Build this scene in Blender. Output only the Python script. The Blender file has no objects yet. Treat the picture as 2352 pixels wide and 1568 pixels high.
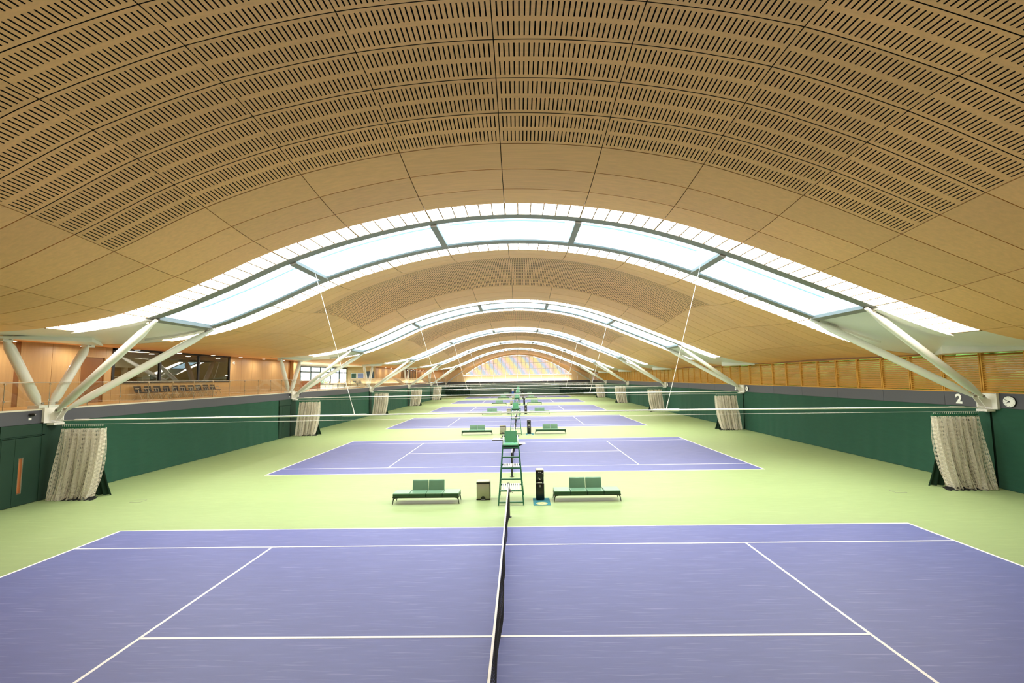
import bpy, math, random
import numpy as np
from mathutils import Vector, Matrix
random.seed(7)
PI = math.pi
SC = bpy.context.scene
COL = SC.collection
BAY = 18.4                      # distance from court to court along the hall
NC = 6                          # courts
XL, XR = -18.4, 18.6            # inner faces of the two long walls
XG = -22.5                      # back wall of the gallery
YE, YF = 101.2, -9.2            # end wall, wall behind the camera


def lin(h, k=1.0):
    h = h.lstrip('#')
    out = []
    for i in (0, 2, 4):
        c = int(h[i:i + 2], 16) / 255
        out.append((c / 12.92 if c <= .04045 else ((c + .055) / 1.055) ** 2.4) * k)
    return (*out, 1)


# ------------------------------------------------------------------ camera, sky, exposure
cam = bpy.data.cameras.new('camera')
cam.lens = 15.0569
cam.sensor_width = 36
cam.clip_end = 500
cam.clip_start = .05
co = bpy.data.objects.new('camera', cam)
COL.objects.link(co)
co.matrix_world = Matrix(((0.999714, 0.017319, 0.016515, .4257), (0.017901, -0.083206, -0.996372, -7.8563),
                          (-0.015882, 0.996382, -0.083492, 4.4913), (0, 0, 0, 1)))
SC.camera = co
world = bpy.data.worlds.new('overcast')
SC.world = world
world.use_nodes = True
wn = world.node_tree.nodes
wn['Background'].inputs['Color'].default_value = (.68, .87, 1.0, 1)
wn['Background'].inputs['Strength'].default_value = 1.5
SC.view_settings.view_transform = 'Standard'
SC.view_settings.look = 'None'
SC.view_settings.gamma = 1
SC.view_settings.use_curve_mapping = False
SC.view_settings.exposure = 1.76
STRIP = 6.5                     # radiance of the backlit diffuser strips beside the roof lights

# ------------------------------------------------------------------ materials
M = {}


def mat(name, color, rough=.5, metal=0.0, emit=0.0, noise=None, var=0.0, bump=0.0, coat=0.0, spec=None, emit_color=None):
    """noise = (scale xyz, amount): a value grain over the base colour; var = brightness spread from object to object."""
    m = bpy.data.materials.new(name)
    m.use_nodes = True
    nt = m.node_tree
    b = nt.nodes['Principled BSDF']
    b.inputs['Roughness'].default_value = rough
    b.inputs['Metallic'].default_value = metal
    if spec is not None:
        b.inputs['Specular IOR Level'].default_value = spec
    if coat:
        b.inputs['Coat Weight'].default_value = coat
    c = lin(color)
    b.inputs['Base Color'].default_value = c
    if emit:
        b.inputs['Emission Color'].default_value = lin(emit_color) if emit_color else c
        b.inputs['Emission Strength'].default_value = emit
    if noise or var:
        hsv = nt.nodes.new('ShaderNodeHueSaturation')
        hsv.inputs['Color'].default_value = c
        val = None
        if noise:
            tc = nt.nodes.new('ShaderNodeTexCoord')
            mp = nt.nodes.new('ShaderNodeMapping')
            mp.inputs['Scale'].default_value = noise[0]
            nz = nt.nodes.new('ShaderNodeTexNoise')
            nz.inputs['Scale'].default_value = 1
            nz.inputs['Detail'].default_value = 5
            nz.inputs['Roughness'].default_value = .62
            nt.links.new(tc.outputs['Object'], mp.inputs['Vector'])
            nt.links.new(mp.outputs['Vector'], nz.inputs['Vector'])
            mr = nt.nodes.new('ShaderNodeMapRange')
            mr.inputs['From Min'].default_value = .25
            mr.inputs['From Max'].default_value = .75
            mr.inputs['To Min'].default_value = 1 - noise[1]
            mr.inputs['To Max'].default_value = 1 + noise[1]
            nt.links.new(nz.outputs['Fac'], mr.inputs['Value'])
            val = mr.outputs['Result']
            if bump:
                bp = nt.nodes.new('ShaderNodeBump')
                bp.inputs['Strength'].default_value = bump
                bp.inputs['Distance'].default_value = .01
                nt.links.new(nz.outputs['Fac'], bp.inputs['Height'])
                nt.links.new(bp.outputs['Normal'], b.inputs['Normal'])
        if var:
            oi = nt.nodes.new('ShaderNodeObjectInfo')
            mr2 = nt.nodes.new('ShaderNodeMapRange')
            mr2.inputs['To Min'].default_value = 1 - var
            mr2.inputs['To Max'].default_value = 1 + var
            nt.links.new(oi.outputs['Random'], mr2.inputs['Value'])
            if val is not None:
                mm = nt.nodes.new('ShaderNodeMath')
                mm.operation = 'MULTIPLY'
                nt.links.new(val, mm.inputs[0])
                nt.links.new(mr2.outputs['Result'], mm.inputs[1])
                val = mm.outputs[0]
            else:
                val = mr2.outputs['Result']
        nt.links.new(val, hsv.inputs['Value'])
        nt.links.new(hsv.outputs['Color'], b.inputs['Base Color'])
    M[name] = m
    return m


def glass(name, tint, refl=.08, rough=0.0):
    m = bpy.data.materials.new(name)
    m.use_nodes = True
    nt = m.node_tree
    nt.nodes.remove(nt.nodes['Principled BSDF'])
    out = nt.nodes['Material Output']
    tr = nt.nodes.new('ShaderNodeBsdfTransparent')
    tr.inputs['Color'].default_value = tint
    gl = nt.nodes.new('ShaderNodeBsdfGlossy')
    gl.inputs['Roughness'].default_value = rough
    lw = nt.nodes.new('ShaderNodeLayerWeight')      # Schlick's curve, the same from both sides of the sheet
    lw.inputs['Blend'].default_value = .5
    pw = nt.nodes.new('ShaderNodeMath')
    pw.operation = 'POWER'
    pw.inputs[1].default_value = 5
    ml = nt.nodes.new('ShaderNodeMath')
    ml.operation = 'MULTIPLY_ADD'
    ml.inputs[1].default_value = 1 - refl
    ml.inputs[2].default_value = refl
    ml.use_clamp = True
    mx = nt.nodes.new('ShaderNodeMixShader')
    nt.links.new(lw.outputs['Facing'], pw.inputs[0])
    nt.links.new(pw.outputs[0], ml.inputs[0])
    nt.links.new(ml.outputs[0], mx.inputs['Fac'])
    nt.links.new(tr.outputs[0], mx.inputs[1])
    nt.links.new(gl.outputs[0], mx.inputs[2])
    nt.links.new(mx.outputs[0], out.inputs['Surface'])
    M[name] = m
    return m


mat('ceiling_oak', '#F0B878', .42, noise=((.55, 14, 14), .09), var=.055)
mat('wall_oak', '#BE9C68', .45, noise=((9, 9, .5), .10), var=.05)
mat('overexposed_oak', '#EBCF9F', .5, noise=((9, 9, .5), .06), var=.03)  # end wall oak, coloured paler to carry its overexposed glow
mat('dark_oak', '#8A5A28', .5, noise=((9, 9, .5), .10))
mat('slat_oak', '#D0983C', .75, noise=((6, .4, 6), .08), var=.04)
mat('felt_and_slot_shade', '#15110D', .95)
mat('joint_backing', '#2E2418', .95)
mat('court_green', '#99AE7A', .5, noise=((1.6, 5.0, 1), .045), spec=.35)
mat('court_purple', '#656DA8', .5, noise=((1.1, 4.5, 1), .07), spec=.35)
mat('line_white', '#FFFFFF', .55)
mat('green_fabric', '#1A4C3A', .85, noise=((2, 2, 9), .10))
mat('green_panel', '#15392A', .7, noise=((2, 2, 6), .06))
mat('dark_green', '#123527', .85)
mat('end_green', '#4C665A', .7, noise=((.5, 1, 6), .08))
mat('fascia_grey', '#4E4F58', .55, noise=((1, 1, 1), .03), var=.02)
mat('white_steel', '#F1EFE8', .3, coat=.2)
mat('soffit_white', '#E6E6DE', .28)
mat('bolt_steel', '#A39C8E', .35, .8)
mat('roof_metal', '#EDF1F2', .6)
mat('beam_grey', '#84837C', .45)
mat('strip_edge', '#A98A66', .6)
mat('diffuser', '#FFF8EA', .6, emit=STRIP, emit_color='#FFF6E6')
mat('vent_blue', '#9FC4D4', .5)
mat('chair_green', '#69B089', .45)
mat('frame_green', '#34785A', .4)
mat('pale_mint', '#CFE9DA', .45)
mat('slat_white', '#F4F4F0', .5)
mat('sofa_leather', '#729A80', .28, noise=((3, 3, 3), .04))
mat('sofa_shaded_side', '#27503A', .5)
mat('sofa_frame', '#1D2620', .4)
mat('brushed_steel', '#B9B5A8', .42, .35, noise=((30, 30, 1), .04))
mat('black_plastic', '#0E0E0F', .35)
mat('grey_plastic', '#8E8E8E', .4)
mat('mat_teal', '#2C7A86', .9, noise=((40, 40, 40), .12))
mat('crest_yellow', '#E9E79A', .9)
mat('crest_dark', '#2E5B4C', .9)
mat('net_black', '#16161A', .8)
mat('cord_white', '#EEE7DA', .8)
mat('net_skirt', '#0F1412', .9)
mat('clock_face', '#F7F7F4', .3)
mat('black_metal', '#17181A', .4)
mat('chrome', '#D8D4C8', .15, .9)
mat('chair_black', '#1B1E20', .6)
mat('chair_leg', '#CFC6B0', .3, .6)
mat('plaster', '#D9D2BE', .8)
mat('lounge_white', '#F4EFE4', .7)
mat('gallery_floor', '#C69A5E', .4, noise=((.6, 9, 1), .08))
mat('lounge_floor', '#E6DCC8', .35)
mat('window_frame', '#3B4340', .5)
mat('counter_wood', '#B36A3C', .5, noise=((4, 4, 1), .1))
mat('cooler_blue', '#2F63C4', .3)
mat('leaf_green', '#6E9438', .8, noise=((5, 5, 5), .5))
mat('ground_grass', '#7C9C48', .9, noise=((2, 2, 2), .3))
mat('picture_green', '#24442A', .5, noise=((3, 3, 3), .5))
mat('picture_violet', '#7C82A8', .5, noise=((.7, .7, 3), .3))
mat('screen_dark', '#1B2A2C', .2, noise=((1.5, 1.5, 1.5), .6))
mat('lit_mullion', '#FFFFFF', .5)
mat('lamp_glow', '#FFF2DC', .5, emit=3)
glass('clear_glass', (.96, .98, .965, 1), .05)
glass('window_glass', (.80, .82, .78, 1), .10)
glass('roof_glass', (.80, .93, .97, 1), .04)

# coloured leaded panes of the end window: a pastel sweep running diagonally over the panes
m = bpy.data.materials.new('coloured_glass')
m.use_nodes = True
nt = m.node_tree
b = nt.nodes['Principled BSDF']
tc = nt.nodes.new('ShaderNodeTexCoord')
sx = nt.nodes.new('ShaderNodeSeparateXYZ')
nt.links.new(tc.outputs['Object'], sx.inputs[0])
a1 = nt.nodes.new('ShaderNodeMath'); a1.operation = 'MULTIPLY_ADD'
a1.inputs[1].default_value = .75
nt.links.new(sx.outputs['Z'], a1.inputs[0]); nt.links.new(sx.outputs['X'], a1.inputs[2])
a2 = nt.nodes.new('ShaderNodeMath'); a2.operation = 'MULTIPLY'; a2.inputs[1].default_value = 1 / 3.3
nt.links.new(a1.outputs[0], a2.inputs[0])
a3 = nt.nodes.new('ShaderNodeMath'); a3.operation = 'FRACT'
nt.links.new(a2.outputs[0], a3.inputs[0])
cr = nt.nodes.new('ShaderNodeValToRGB')
els = cr.color_ramp.elements
els[0].position = 0; els[0].color = lin('#F2C9B4')
els[1].position = 1; els[1].color = lin('#F2C9B4')
for p_, c_ in ((.2, '#F3D58A'), (.42, '#F0E08C'), (.58, '#B9CFD6'), (.74, '#A9BEDC'), (.88, '#E6CBDD')):
    e = els.new(p_); e.color = lin(c_)
nt.links.new(a3.outputs[0], cr.inputs[0])
b.inputs['Base Color'].default_value = (.25, .25, .25, 1)
nt.links.new(cr.outputs[0], b.inputs['Emission Color'])
b.inputs['Emission Strength'].default_value = .29
b.inputs['Roughness'].default_value = .3
M['coloured_glass'] = m


def scuffs(m, tone, amount):
    """fine pale ball and shoe scuffs mixed into a court surface's colour"""
    nt = m.node_tree
    b = nt.nodes['Principled BSDF']
    src = b.inputs['Base Color'].links[0].from_socket
    tc = nt.nodes.new('ShaderNodeTexCoord')
    outs = []
    for rot, sc in ((.5, (.9, 26, 1)), (-.35, (1.1, 34, 1)), (1.3, (.8, 22, 1))):
        mp = nt.nodes.new('ShaderNodeMapping')
        mp.inputs['Rotation'].default_value = (0, 0, rot)
        mp.inputs['Scale'].default_value = sc
        nz = nt.nodes.new('ShaderNodeTexNoise')
        nz.inputs['Scale'].default_value = 1.0
        nz.inputs['Detail'].default_value = 3
        nz.inputs['Distortion'].default_value = .4
        nt.links.new(tc.outputs['Object'], mp.inputs['Vector'])
        nt.links.new(mp.outputs['Vector'], nz.inputs['Vector'])
        mr = nt.nodes.new('ShaderNodeMapRange')
        mr.inputs['From Min'].default_value = .62
        mr.inputs['From Max'].default_value = .80
        mr.inputs['To Max'].default_value = amount
        nt.links.new(nz.outputs['Fac'], mr.inputs['Value'])
        outs.append(mr.outputs['Result'])
    a = nt.nodes.new('ShaderNodeMath'); a.operation = 'MAXIMUM'
    nt.links.new(outs[0], a.inputs[0]); nt.links.new(outs[1], a.inputs[1])
    c = nt.nodes.new('ShaderNodeMath'); c.operation = 'MAXIMUM'
    nt.links.new(a.outputs[0], c.inputs[0]); nt.links.new(outs[2], c.inputs[1])
    mx = nt.nodes.new('ShaderNodeMix'); mx.data_type = 'RGBA'
    nt.links.new(c.outputs[0], mx.inputs['Factor'])
    nt.links.new(src, mx.inputs['A'])
    mx.inputs['B'].default_value = lin(tone)
    nt.links.new(mx.outputs['Result'], b.inputs['Base Color'])


scuffs(M['court_purple'], '#B9BCEB', .35)
scuffs(M['court_green'], '#D6EDA8', .30)


# ------------------------------------------------------------------ mesh helpers
class MB:
    def __init__(self):
        self.v, self.f, self.s, self.dark = [], [], [], []

    def add(self, vs, fs, smooth=False):
        n = len(self.v)
        self.v += [tuple(p) for p in vs]
        self.f += [tuple(i + n for i in f) for f in fs]
        self.s += [smooth] * len(fs)
        return self

    def box(self, x0, x1, y0, y1, z0, z1, bev=0.0):
        if bev <= 0:
            return self.add([(x0, y0, z0), (x1, y0, z0), (x1, y1, z0), (x0, y1, z0), (x0, y0, z1), (x1, y0, z1), (x1, y1, z1), (x0, y1, z1)],
                            [(0, 3, 2, 1), (4, 5, 6, 7), (0, 1, 5, 4), (1, 2, 6, 5), (2, 3, 7, 6), (3, 0, 4, 7)])
        # rounded in plan and along the top and bottom edge
        rings = []
        nseg = 3
        for (z, ins) in ((z0, bev * .6), (z0 + bev * .6, 0), (z1 - bev, 0), (z1 - bev * .3, bev * .3), (z1, bev)):
            r = max(bev - ins * .5, bev * .3)
            pts = []
            for (cx, cy, a0) in ((x1 - ins - r, y1 - ins - r, 0), (x0 + ins + r, y1 - ins - r, 90), (x0 + ins + r, y0 + ins + r, 180), (x1 - ins - r, y0 + ins + r, 270)):
                for k in range(nseg + 1):
                    a = math.radians(a0 + 90 * k / nseg)
                    pts.append((cx + r * math.cos(a), cy + r * math.sin(a), z))
            rings.append(pts)
        n = len(rings[0])
        fs = [(i * n + k, i * n + (k + 1) % n, (i + 1) * n + (k + 1) % n, (i + 1) * n + k) for i in range(4) for k in range(n)]
        vs = [p for r in rings for p in r]
        self.add(vs, fs, True)
        self.add(rings[0], [tuple(range(n))[::-1]])
        return self.add(rings[-1], [tuple(range(n))])

    def rod(self, p0, p1, r0, r1=None, n=8, caps=True, smooth=True):
        return self.pipe([p0, p1], [r0, r0 if r1 is None else r1], n, caps, smooth)

    def pipe(self, pts, rs, n=8, caps=True, smooth=True):
        pts = [Vector(p) for p in pts]
        if not hasattr(rs, '__len__'):
            rs = [rs] * len(pts)
        d0 = (pts[-1] - pts[0]).normalized()
        up = Vector((0, 0, 1)) if abs(d0.z) < .9 else Vector((1, 0, 0))
        vs = []
        for i, p in enumerate(pts):
            d = (pts[min(i + 1, len(pts) - 1)] - pts[max(i - 1, 0)]).normalized()
            a = d.cross(up).normalized()
            b_ = a.cross(d).normalized()
            for k in range(n):
                t = 2 * PI * (k + .5) / n
                vs.append(p + (a * math.cos(t) + b_ * math.sin(t)) * rs[i])
        fs = [(i * n + k, i * n + (k + 1) % n, (i + 1) * n + (k + 1) % n, (i + 1) * n + k) for i in range(len(pts) - 1) for k in range(n)]
        self.add(vs, fs, smooth)
        if caps:
            self.add(vs[:n], [tuple(range(n))])
            self.add(vs[-n:], [tuple(range(n))[::-1]])
        return self

    def bar(self, p0, p1, w, h=None):
        return self.pipe([p0, p1], w * .7071, 4, True, False)

    def disc(self, c, axis, r, thick, n=24):
        c = Vector(c); a = Vector(axis).normalized()
        return self.pipe([c, c + a * thick], r, n, True, False)

    def grid(self, P, smooth=True, flip=False):
        ny, nx = len(P), len(P[0])
        vs = [p for row in P for p in row]
        fs = []
        for j in range(ny - 1):
            for i in range(nx - 1):
                q = (j * nx + i, j * nx + i + 1, (j + 1) * nx + i + 1, (j + 1) * nx + i)
                fs.append(q[::-1] if flip else q)
        return self.add(vs, fs, smooth)

    def mesh(self, name):
        me = bpy.data.meshes.new(name)
        me.from_pydata(self.v, [], self.f)
        if any(self.s):
            me.polygons.foreach_set('use_smooth', self.s)
        me.update()
        return me

    def build(self, name, material, parent=None, loc=None):
        me = self.mesh(name)
        me.materials.append(M[material])
        return link(name, me, parent, loc)


def link(name, me, parent=None, loc=None):
    o = bpy.data.objects.new(name, me)
    COL.objects.link(o)
    if parent is not None:
        o.parent = parent
    if loc is not None:
        o.location = loc
    return o


def tag(o, label=None, cat=None, group=None, kind=None):
    for k, v in (('label', label), ('category', cat), ('group', group), ('kind', kind)):
        if v:
            o[k] = v
    return o


def thing(name, label, cat, loc=(0, 0, 0), group=None, kind=None):
    return tag(link(name, None, None, loc), label, cat, group, kind)


def copy_tree(o, parent=None, loc=None):
    c = o.copy()
    COL.objects.link(c)
    if parent is not None:
        c.parent = parent
    if loc is not None:
        c.location = loc
    for ch in KIDS.get(o.name, None) or [x for x in o.children]:
        copy_tree(ch, c)
    return c


KIDS = {}
ORD = ['first', 'second', 'third', 'fourth', 'fifth', 'sixth']

# ------------------------------------------------------------------ the vault: profile along the frames and rise between them
PX = np.array([-22.6, -20.5, -18.4, -15.7, -13.05, -10.6, -8.2, -5.5, -2.8, 0, 2.75, 5.35, 7.95, 10.55, 13.1, 15.6, 17.2, 18.9])
PZ = np.array([6.5, 6.38, 6.32, 6.46, 6.93, 7.85, 8.9, 9.75, 10.29, 10.49, 10.31, 9.81, 8.95, 7.9, 6.84, 5.83, 5.42, 5.2])
_h = np.diff(PX); _d = np.diff(PZ) / _h
_m = np.empty_like(PX); _m[1:-1] = (_d[:-1] * _h[1:] + _d[1:] * _h[:-1]) / (_h[1:] + _h[:-1]); _m[0] = _d[0]; _m[-1] = _d[-1]


def prof_z(x):
    x = np.asarray(x, float)
    i = np.clip(np.searchsorted(PX, x) - 1, 0, len(PX) - 2)
    t = (x - PX[i]) / _h[i]
    return ((2 * t ** 3 - 3 * t ** 2 + 1) * PZ[i] + (t ** 3 - 2 * t ** 2 + t) * _h[i] * _m[i] + (-2 * t ** 3 + 3 * t ** 2) * PZ[i + 1] + (t ** 3 - t ** 2) * _h[i] * _m[i + 1])


_xs = np.linspace(-22.6, 18.9, 8301)
_zs = prof_z(_xs)
_ss = np.concatenate([[0], np.cumsum(np.hypot(np.diff(_xs), np.diff(_zs)))])
_ss -= np.interp(0, _xs, _ss)
_nx = -np.gradient(_zs, _xs); _nl = np.hypot(_nx, 1); _nx, _nz = _nx / _nl, 1 / _nl
AS = ([0, 2.75, 5.5, 8.25, 11, 13.75, 16.5, 19.3, 25], [1, 1, .97, .84, .62, .41, .2, .06, 0])


def surf(s, y, off=0.0):
    x = np.interp(s, _ss, _xs); z = np.interp(s, _ss, _zs)
    nx = np.interp(s, _ss, _nx); nz = np.interp(s, _ss, _nz)
    r = off
    if abs(y) < 6.5:
        r += .515 * (1 + math.cos(PI * y / 6.5)) * np.interp(abs(s), *AS)
    return (float(x + nx * r), y, float(z + nz * r))


def s_at(x):
    return float(np.interp(x, _xs, _ss))


SR, SL = s_at(18.75), s_at(-22.5)
ks = [2.75 * k for k in range(-7, 7)]
S_EDGES = [SL, (SL - 19.25) / 2] + ks + [SR]
Y_EDGES = [-6.5 + k for k in range(14)]
GAP = .011


def plain_panel(s0, s1, y0, y1):
    mb = MB()
    s0 += GAP; s1 -= GAP; y0 += GAP; y1 -= GAP
    n = 6
    ys = [y0, (y0 + y1) / 2, y1]
    P = [[surf(s0 + (s1 - s0) * i / n, y) for i in range(n + 1)] for y in ys]
    mb.grid(P, True, True)
    T = .03
    for (a, bb) in (((s0, y0), (s1, y0)), ((s1, y0), (s1, y1)), ((s1, y1), (s0, y1)), ((s0, y1), (s0, y0))):
        m_ = 6 if a[1] == bb[1] else 1
        lo = [surf(a[0] + (bb[0] - a[0]) * i / m_, a[1] + (bb[1] - a[1]) * i / m_) for i in range(m_ + 1)]
        hi = [surf(a[0] + (bb[0] - a[0]) * i / m_, a[1] + (bb[1] - a[1]) * i / m_, T) for i in range(m_ + 1)]
        mb.grid([lo, hi], False)
    return mb


def slotted_panel(s0, s1, y0, y1, walls=True):
    mb = MB()
    w = (s1 - s0) / 27
    hw = .0145
    gs0, gs1 = s0 + GAP, s1 - GAP
    c_ = .012
    for r in range(2):
        ya = y0 + GAP if r == 0 else (y0 + y1) / 2
        yb = (y0 + y1) / 2 if r == 0 else y1 - GAP
        t0 = y0 + (.085 if r == 0 else .555) * (y1 - y0)
        t1 = y0 + (.445 if r == 0 else .915) * (y1 - y0)
        for i in range(27):
            a = gs0 if i == 0 else s0 + w * i
            e = gs1 if i == 26 else s0 + w * (i + 1)
            pts = [(a, ya), (e, ya)]
            if i < 26:
                pts += [(e, t0), (e - hw, t0 + c_), (e - hw, t1 - c_), (e, t1)]
            pts += [(e, yb), (a, yb)]
            if i > 0:
                pts += [(a, t1), (a + hw, t1 - c_), (a + hw, t0 + c_), (a, t0)]
            mb.add([surf(s, y) for s, y in pts], [tuple(range(len(pts)))[::-1]])
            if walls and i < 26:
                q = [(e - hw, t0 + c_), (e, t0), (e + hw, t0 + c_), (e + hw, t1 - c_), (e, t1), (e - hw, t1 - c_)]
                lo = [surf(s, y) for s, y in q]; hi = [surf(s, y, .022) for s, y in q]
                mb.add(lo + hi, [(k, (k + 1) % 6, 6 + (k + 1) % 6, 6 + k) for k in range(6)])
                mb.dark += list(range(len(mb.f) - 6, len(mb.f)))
    return mb


def make_bay_meshes():
    out = []
    for si in range(len(S_EDGES) - 1):
        for yi in range(13):
            s0, s1 = S_EDGES[si], S_EDGES[si + 1]
            slot = 3 <= yi <= 9 and -11.01 < s0 and s1 < 11.01
            nm = 'slotted_panel' if slot else 'panel'
            mb = (slotted_panel if slot else plain_panel)(s0, s1, Y_EDGES[yi], Y_EDGES[yi + 1])
            out.append((nm, mb))
    return out


bay_parts = make_bay_meshes()
bay_meshes = []
for nm, mb in bay_parts:
    me = mb.mesh(nm); me.materials.append(M['ceiling_oak'])
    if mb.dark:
        me.materials.append(M['felt_and_slot_shade'])  # slot walls coloured black to stand for the shade inside them
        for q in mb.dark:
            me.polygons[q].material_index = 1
    bay_meshes.append((nm, me))
far_plain, far_slot = MB(), MB()
far_dark = []
for nm, mb in bay_parts:
    tgt = far_slot if nm == 'slotted_panel' else far_plain
    far_dark += [q + len(tgt.f) for q in mb.dark]
    tgt.add(mb.v, mb.f)
far_plain = far_plain.mesh('panels'); far_plain.materials.append(M['ceiling_oak'])
far_slot = far_slot.mesh('slotted_panels'); far_slot.materials.append(M['ceiling_oak']); far_slot.materials.append(M['felt_and_slot_shade'])
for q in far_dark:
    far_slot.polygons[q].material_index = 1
bk = MB()
NS = 60
svals = [SL - .05 + (SR + .1 - SL) * i / NS for i in range(NS + 1)]
bk.grid([[surf(s, y, .09) for s in svals] for y in np.linspace(-6.62, 6.62, 15)], False, True)
rs = MB()
rs.grid([[surf(s, y, .2) for s in svals] for y in np.linspace(-6.62, 6.62, 15)], False, True)
for y in (-6.62, 6.62):
    rs.grid([[surf(s, y, o) for s in svals] for o in (.1, .2)], False)
rs = rs.mesh('roof_skin'); rs.materials.append(M['roof_metal'])
bk = bk.mesh('backing'); bk.materials.append(M['felt_and_slot_shade'])
for j in range(NC):
    c = thing('ceiling', ORD[j] + ' bay of the vaulted oak ceiling, counted from the camera', 'ceiling', (0, BAY * j, 0), None, 'structure')
    if j < 4:
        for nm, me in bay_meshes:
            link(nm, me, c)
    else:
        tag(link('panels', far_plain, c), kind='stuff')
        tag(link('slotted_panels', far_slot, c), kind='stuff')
    tag(link('roof_skin', rs, c), 'pale metal outer roof skin')
    tag(link('backing', bk, c), 'black acoustic lining behind the panels')

# ------------------------------------------------------------------ roof lights on the frames
SB = 13.85


def zs(s, y, off=0.0):
    p = surf(s, 9.2, off)
    return (p[0], y, p[2])


def sweep(mb, sa, sb, y0, y1, o0, o1, n=48):
    """a beam of rectangular section that follows the arch"""
    S = [sa + (sb - sa) * i / n for i in range(n + 1)]
    ring = [(y0, o0), (y1, o0), (y1, o1), (y0, o1)]
    vs = [zs(s, y, o) for s in S for (y, o) in ring]
    fs = [(i * 4 + k, (i + 1) * 4 + k, (i + 1) * 4 + (k + 1) % 4, i * 4 + (k + 1) % 4) for i in range(n) for k in range(4)]
    fs += [(0, 1, 2, 3), tuple(n * 4 + k for k in (3, 2, 1, 0))]
    mb.add(vs, fs)
    return mb


def skylight_meshes():
    parts = []

    def strip_grid(sa, sb, ya, yb, off0, off1, n=1):
        return [[surf(sa + (sb - sa) * i / n, y_, o_) for i in range(n + 1)] for y_, o_ in ((ya, off0), (yb, off1))]
    # diffuser panels in the two bright strips
    d = 2.75 / 6
    for sg in (-1, 1):
        k = -36
        while k < 36:
            a, e = d * k + .012, d * (k + 1) - .012
            o_in, o_out = .0, .0
            mb = MB()
            y_out, y_in = sg * 2.69, sg * 1.73
            P = [[surf(s, Y6(y_out), o_out) for s in (a, e)], [surf(s, Y6(y_in), o_in) for s in (a, e)]]
            P = [[(p[0], yy, p[2]) for p in row] for row, yy in zip(P, (y_out, y_in))]
            mb.grid(P, False, sg < 0)
            parts.append(('diffuser_panel', mb, 'diffuser', None))
            k += 1
    for sg in (-1, 1):          # thin oak fins between the diffusers
        mb = MB()
        for k in range(-36, 37):
            w = .030 if k % 6 == 0 else .022
            q = sorted((sg * 1.72, sg * 2.69))
            sweep(mb, d * k - w, d * k + w, q[0], q[1], -.014, .004, 1)
        parts.append(('divider_fins', mb, 'strip_edge', None))
    return parts


def Y6(y):
    return 9.2      # inside the frame zone the profile is the plain arch


sky_parts = skylight_meshes()
beam_meshes = []
for sg in (-1, 1):
    mb = sweep(MB(), -13.87, 13.87, sg * 1.32 if sg > 0 else -1.73, 1.73 if sg > 0 else -1.32, -.02, .05)
    sky_parts.append(('beam', mb, 'beam_grey', None))
for k in (-13.75, -8.25, -2.75, 2.75, 8.25, 13.75):
    sky_parts.append(('cross_bar', sweep(MB(), k - .12, k + .12, -1.36, 1.36, -.10, .05, 2), 'beam_grey', None))
for a, e in ((-13.63, -8.37), (-8.13, -2.87), (-2.63, 2.63), (2.87, 8.13), (8.37, 13.63)):
    mb = MB()
    mb.grid([[zs(a + (e - a) * i / 8, y, .03) for i in range(9)] for y in (-1.36, 1.36)], False, True)
    sky_parts.append(('glass_pane', mb, 'roof_glass', None))
    mb = MB()
    q = (e - a) * .5
    sweep(mb, a + .25, e - .25, .62, .66, .62, .66, 8)
    sweep(mb, a + .25, e - .25, -.95, -.91, .62, .66, 8)
    for t in (.22, .5, .78):
        sc_ = a + (e - a) * t
        sweep(mb, sc_ - .03, sc_ + .03, -1.36, -.6, .62, .66, 1)
    sky_parts.append(('vent_frame', mb, 'vent_blue', None))
# pale soffits running down from the glass to the walls, with the triangular eaves prow
for sg, send in ((1, SR), (-1, s_at(-18.9))):
    mb = MB()
    n = 14
    s0 = 13.87 * sg
    bands = ((-1.36, 1.36), )
    P = []
    for y in (-1.36, -.7, 0, .7, 1.36):
        P.append([zs(s0 + (send - s0) * i / n, y, .012) for i in range(n + 1)])
    mb.grid(P, True, sg > 0)
    for sy in (-1, 1):
        P = [[zs(16.6 * sg + (send - 16.6 * sg) * i / 6, y, .012) for i in range(7)] for y in (sy * 1.36, sy * 2.02, sy * 2.69)]
        mb.grid(P, True, (sg > 0) == (sy > 0))
    for sy in (-1, 1):
        q = sorted((sy * 1.36, sy * 1.73))
        sweep(mb, 13.87 * sg, 16.62 * sg, q[0], q[1], -.08, .05, 10)
    sky_parts.append(('soffit', mb, 'soffit_white', None))
    xw = 18.6 if sg > 0 else -18.45
    zb = 5.16 if sg > 0 else 6.2
    zt = 5.62 if sg > 0 else 6.48
    xa = 17.0 if sg > 0 else -16.95
    mb = MB()
    vs = [(xw, -2.0, zb), (xa, 0, zb), (xw, 2.0, zb), (xw, -2.0, zb + .06), (xa, 0, zt), (xw, 2.0, zb + .06), (xw, 0, zt)]
    mb.add(vs, [(0, 1, 4, 3), (1, 2, 5, 4), (0, 2, 1), (3, 4, 6), (4, 5, 6)])
    sky_parts.append(('eaves_prow', mb, 'soffit_white', None))
mb = MB()
for sg in (-1, 1):
    y0, y1 = (1.58, 2.72) if sg > 0 else (-2.72, -1.58)
    mb.grid([[zs(s, y, .10) for s in svals] for y in (y0, y1)], False, True)
    send, s0 = (SR, 13.7)
for s0, send in ((13.7, SR + .05), (SL - .05, -13.7)):
    mb.grid([[zs(s0 + (send - s0) * i / 20, y, .10) for i in range(21)] for y in (-1.6, 1.6)], False, True)
sky_parts.append(('backing', mb, 'joint_backing', None))
# oak ceiling strip over the gallery behind the soffit on the frame line
mb = MB()
mb.grid([[zs(SL + (s_at(-18.9) - SL) * i / 8, y, 0.0) for i in range(9)] for y in (-2.69, 2.69)], True, True)
sky_parts.append(('gallery_panel', mb, 'ceiling_oak', None))

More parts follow.
